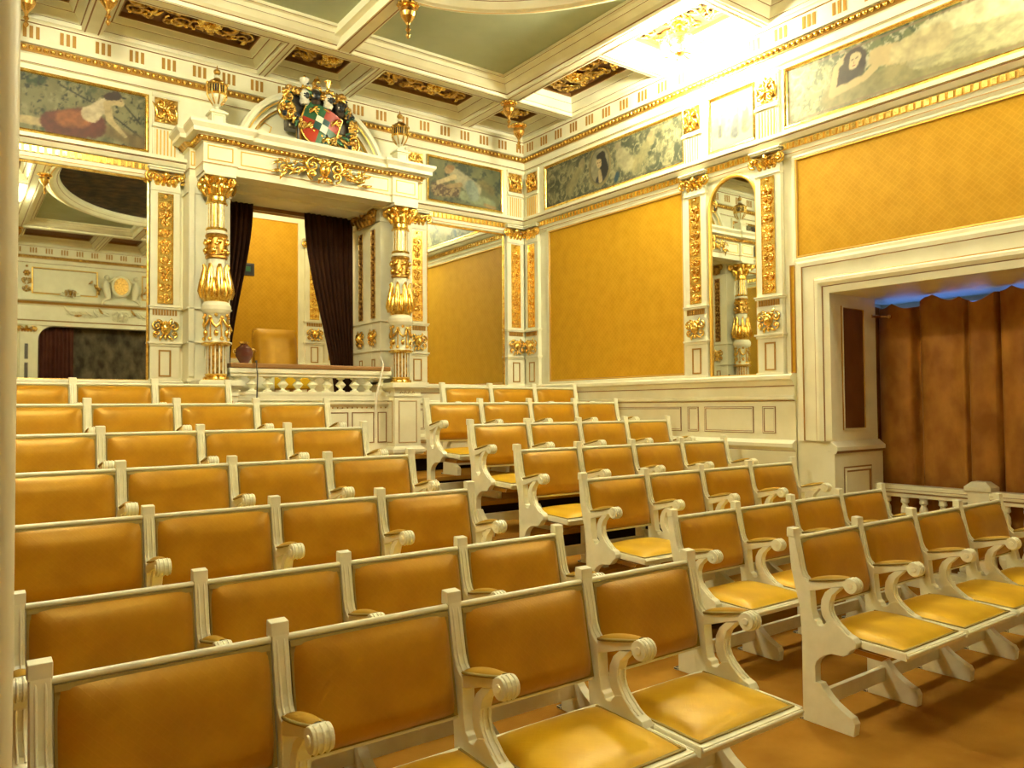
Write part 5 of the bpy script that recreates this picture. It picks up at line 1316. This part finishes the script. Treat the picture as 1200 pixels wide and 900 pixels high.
# ------------------------------------------------------------------ stage front (seen in the left mirror)
g = M(); g.strip([(0, 3.12), (.04, 3.12), (.04, 3.20), (.06, 3.22), (.05, 3.24), (.05, 3.50), (.09, 3.53), (.12, 3.58), (.17, 3.60), (.17, 3.66), (0, 3.68)], .95, 4.76, lambda p, q, a: FF(a, p, q), [CREAM, CREAM, LINE, CREAM, CREAM, CREAM, LINE, CREAM, CREAM, CREAM])
struct(g.build('trim_43'), 'cream entablature over the stage')
t = empty('stage_cartouche', 'white relief garland in the middle of the stage entablature', 'carving', (2.86, YF + .06, 3.37), pi)
g = M(); mask_ornament(g, .34, .22, CREAM, 0, -.03)
for sg in (-1, 1):
    for k in range(8): leafy(g, sg * (.2 + .1 * k), .03 * sin(k * 2), .5 * sin(k), .16, .05, (CREAM, OLDGOLD)[k % 4 == 1], -.012); curl(g, sg * (.24 + .1 * k), .02 * cos(k), .05, k, 1.2, .012, CREAM, -.012)
g.build('garland', t)
for x, nm in ((1.22, 'left'), (4.50, 'right')):
    t = empty('stage_column', 'slim painted pilaster at the %s side of the stage, seen from the seats' % ('right' if nm == 'left' else 'left'), 'pilaster', (x, YF + .002, 0), pi)
    g = M(); g.box(-.11, .11, -.07, 0, 0, 3.1, CREAM); g.box(-.13, .13, -.09, 0, 0, 1.0, CREAM); g.build('shaft', t, bevel=.004)
    g = M()
    for z0, z1 in ((2.45, 2.75), (2.05, 2.38)): g.box(-.03, .03, -.078, -.068, z0, z1, STEEL)
    for z in (1.85, 1.6, 1.35): g.box(-.07, .07, -.076, -.068, z - .09, z + .09, OLDGOLD); rosette(g, 0, z, .06, GOLD, -.08)
    g.build('inlay', t)
    g = M(); capital(g, .26, .18, GOLD, 2.93, .08); g.build('capital', t)
    # foliage panel beside the upper wall
    g = M(); scroll_column(g, .20, 3.75, 4.30, OLDGOLD, -.02, 9); g.build('upper_carving', t)
t = empty('stage_relief', 'white sculpted group with an oval frame above the middle of the stage', 'sculpture', (2.86, YF + .06, 3.68), pi)
g = M(); g.tube([(.16 * cos(2 * pi * k / 24), -.09, .30 + .20 * sin(2 * pi * k / 24)) for k in range(25)], .028, CREAM, 8)
g.prism([(.15 * cos(2 * pi * k / 24), .30 + .19 * sin(2 * pi * k / 24)) for k in range(24)], -.10, -.06, lambda p, q, a: (p, a, q), OLDGOLD); g.build('oval_frame', t)
g = M()
for sg in (-1, 1):
    g.tube([(sg * .24, -.10, .02), (sg * .26, -.10, .16), (sg * .28, -.10, .30), (sg * .27, -.10, .40)], [.05, .07, .075, .03], CREAM, 8); g.ball((sg * .27, -.11, .47), .05, CREAM, 8, 6)
    g.tube([(sg * .27, -.11, .36), (sg * .18, -.13, .42), (sg * .12, -.12, .48)], .02, CREAM, 6); g.tube([(sg * .24, -.1, .05), (sg * .34, -.14, -.02), (sg * .36, -.14, -.10)], [.04, .03, .02], CREAM, 6)
    for k in range(5): leafy(g, sg * (.40 + .03 * k), .10 + .07 * k, 1 + k, .10, .05, OLDGOLD, -.06)
g.build('figures', t)
for x, nm in ((1.95, 'nearer the left wall'), (3.77, 'nearer the right wall')):
    t = tag(bpy.data.objects.new('shell_relief', None), 'white shell relief with a gilt head standing on the stage entablature, ' + nm, 'sculpture'); C.objects.link(t); t.location = (x, YF + .10, 3.68); t.rotation_euler = (0, 0, pi)
    g = M()
    for k in range(9):
        a = pi * k / 8; g.tube([(0, -.02, .02), (.10 * cos(a), -.03, .10 * sin(a)), (.18 * cos(a), -.015, .17 * sin(a))], [.01, .025, .03], CREAM, 6)
    g.build('shell', t); g = M(); mask_ornament(g, .22, .16, OLDGOLD, .09, -.05); g.build('mask', t)
t = tag(bpy.data.objects.new('wall_field', None), 'x', 'x'); bpy.data.objects.remove(t)
g = M()
for a, b in ((1.30, 2.45), (3.27, 4.42)): g.rframe(a, b, 3.74, 4.26, [(0, 0), (0, .02), (.02, .024), (.03, .012)], [CREAM, GILTPAINT, BROWNLINE], lambda p, q, h: FF(p, h, q), CREAM)
struct(g.build('trim_44'), 'framed cream fields above the stage')
g = M(); g.box(PX0 - .1, PX1 + .1, YF - 1.4, YF - .02, .72, .80, BROWNWOOD); g.box(PX0 - .3, PX1 + .3, YF - 1.5, YF - 1.4, 0, 3.5, DARK); g.box(PX0 - .3, PX0 - .2, YF - 1.5, YF - .2, 0, 3.5, DARK); g.box(PX1 + .2, PX1 + .3, YF - 1.5, YF - .2, 0, 3.5, DARK); g.box(PX0 - .3, PX1 + .3, YF - 1.5, YF - .2, 3.4, 3.5, DARK)
struct(g.build('wall_stage'), 'stage floor and dark stage box')
drape('stage_curtain', 'dark red stage curtain drawn to the left wall side', (PX0, 2.05, YF - .22), (PX0, 2.05, YF - .22), 3.12, .81, STAGEVELVET, 9, .03)
drape('stage_curtain', 'dark red stage curtain drawn to the right wall side', (3.70, PX1, YF - .22), (3.70, PX1, YF - .22), 3.12, .81, STAGEVELVET, 9, .03)
g = M(); g.box(PX0, PX1, YF - .40, YF - .37, .8, 3.3, TAPESTRY); tag(g.build('painted_backcloth'), 'mottled dark painted cloth closing the stage behind the curtains', 'backdrop')
for w in 'F':
    for k, (a, b) in enumerate(((XL + .12, .95), (4.76, XR - .12))):
        t = empty('cloth_wall_panel', 'gold cloth panel on the front wall ' + ('beside the left wall' if k == 0 else 'beside the right wall'), 'wall panel', ((a + b) / 2, YF, 1.765), pi)
        hw = (b - a) / 2
        g = M(); g.rframe(-hw - .03, hw + .03, -.03, 1.75, [(0, 0), (0, .02), (.03, .01)], [CREAM, GILTPAINT], panel); g.build('frame', t)
        g = M(); g.box(-hw, hw, -.009, -.002, 0, 1.725, WALLCLOTH); g.build('gold_cloth', t)

# ------------------------------------------------------------------ world and view
li = bpy.data.lights.new('box_light', 'POINT'); li.energy = 6; li.color = (1, .88, .6); li.shadow_soft_size = .1
lo = bpy.data.objects.new('box_light', li); C.objects.link(lo); lo.location = (3.0, 8.3, 4.0)
w = bpy.data.worlds.new('world'); bpy.context.scene.world = w; w.use_nodes = True
w.node_tree.nodes['Background'].inputs['Color'].default_value = (.02, .02, .025, 1)
w.node_tree.nodes['Background'].inputs['Strength'].default_value = 0.2
sc = bpy.context.scene
sc.view_settings.view_transform = 'Standard'; sc.view_settings.look = 'None'; sc.view_settings.gamma = 1
sc.view_settings.exposure = 2.45; sc.view_settings.use_curve_mapping = False
sc.cycles.max_bounces = 10; sc.cycles.diffuse_bounces = 7; sc.cycles.glossy_bounces = 6
sc.cycles.caustics_reflective = False; sc.cycles.caustics_refractive = False
sc.cycles.sample_clamp_indirect = 6.0; sc.cycles.use_denoising = True
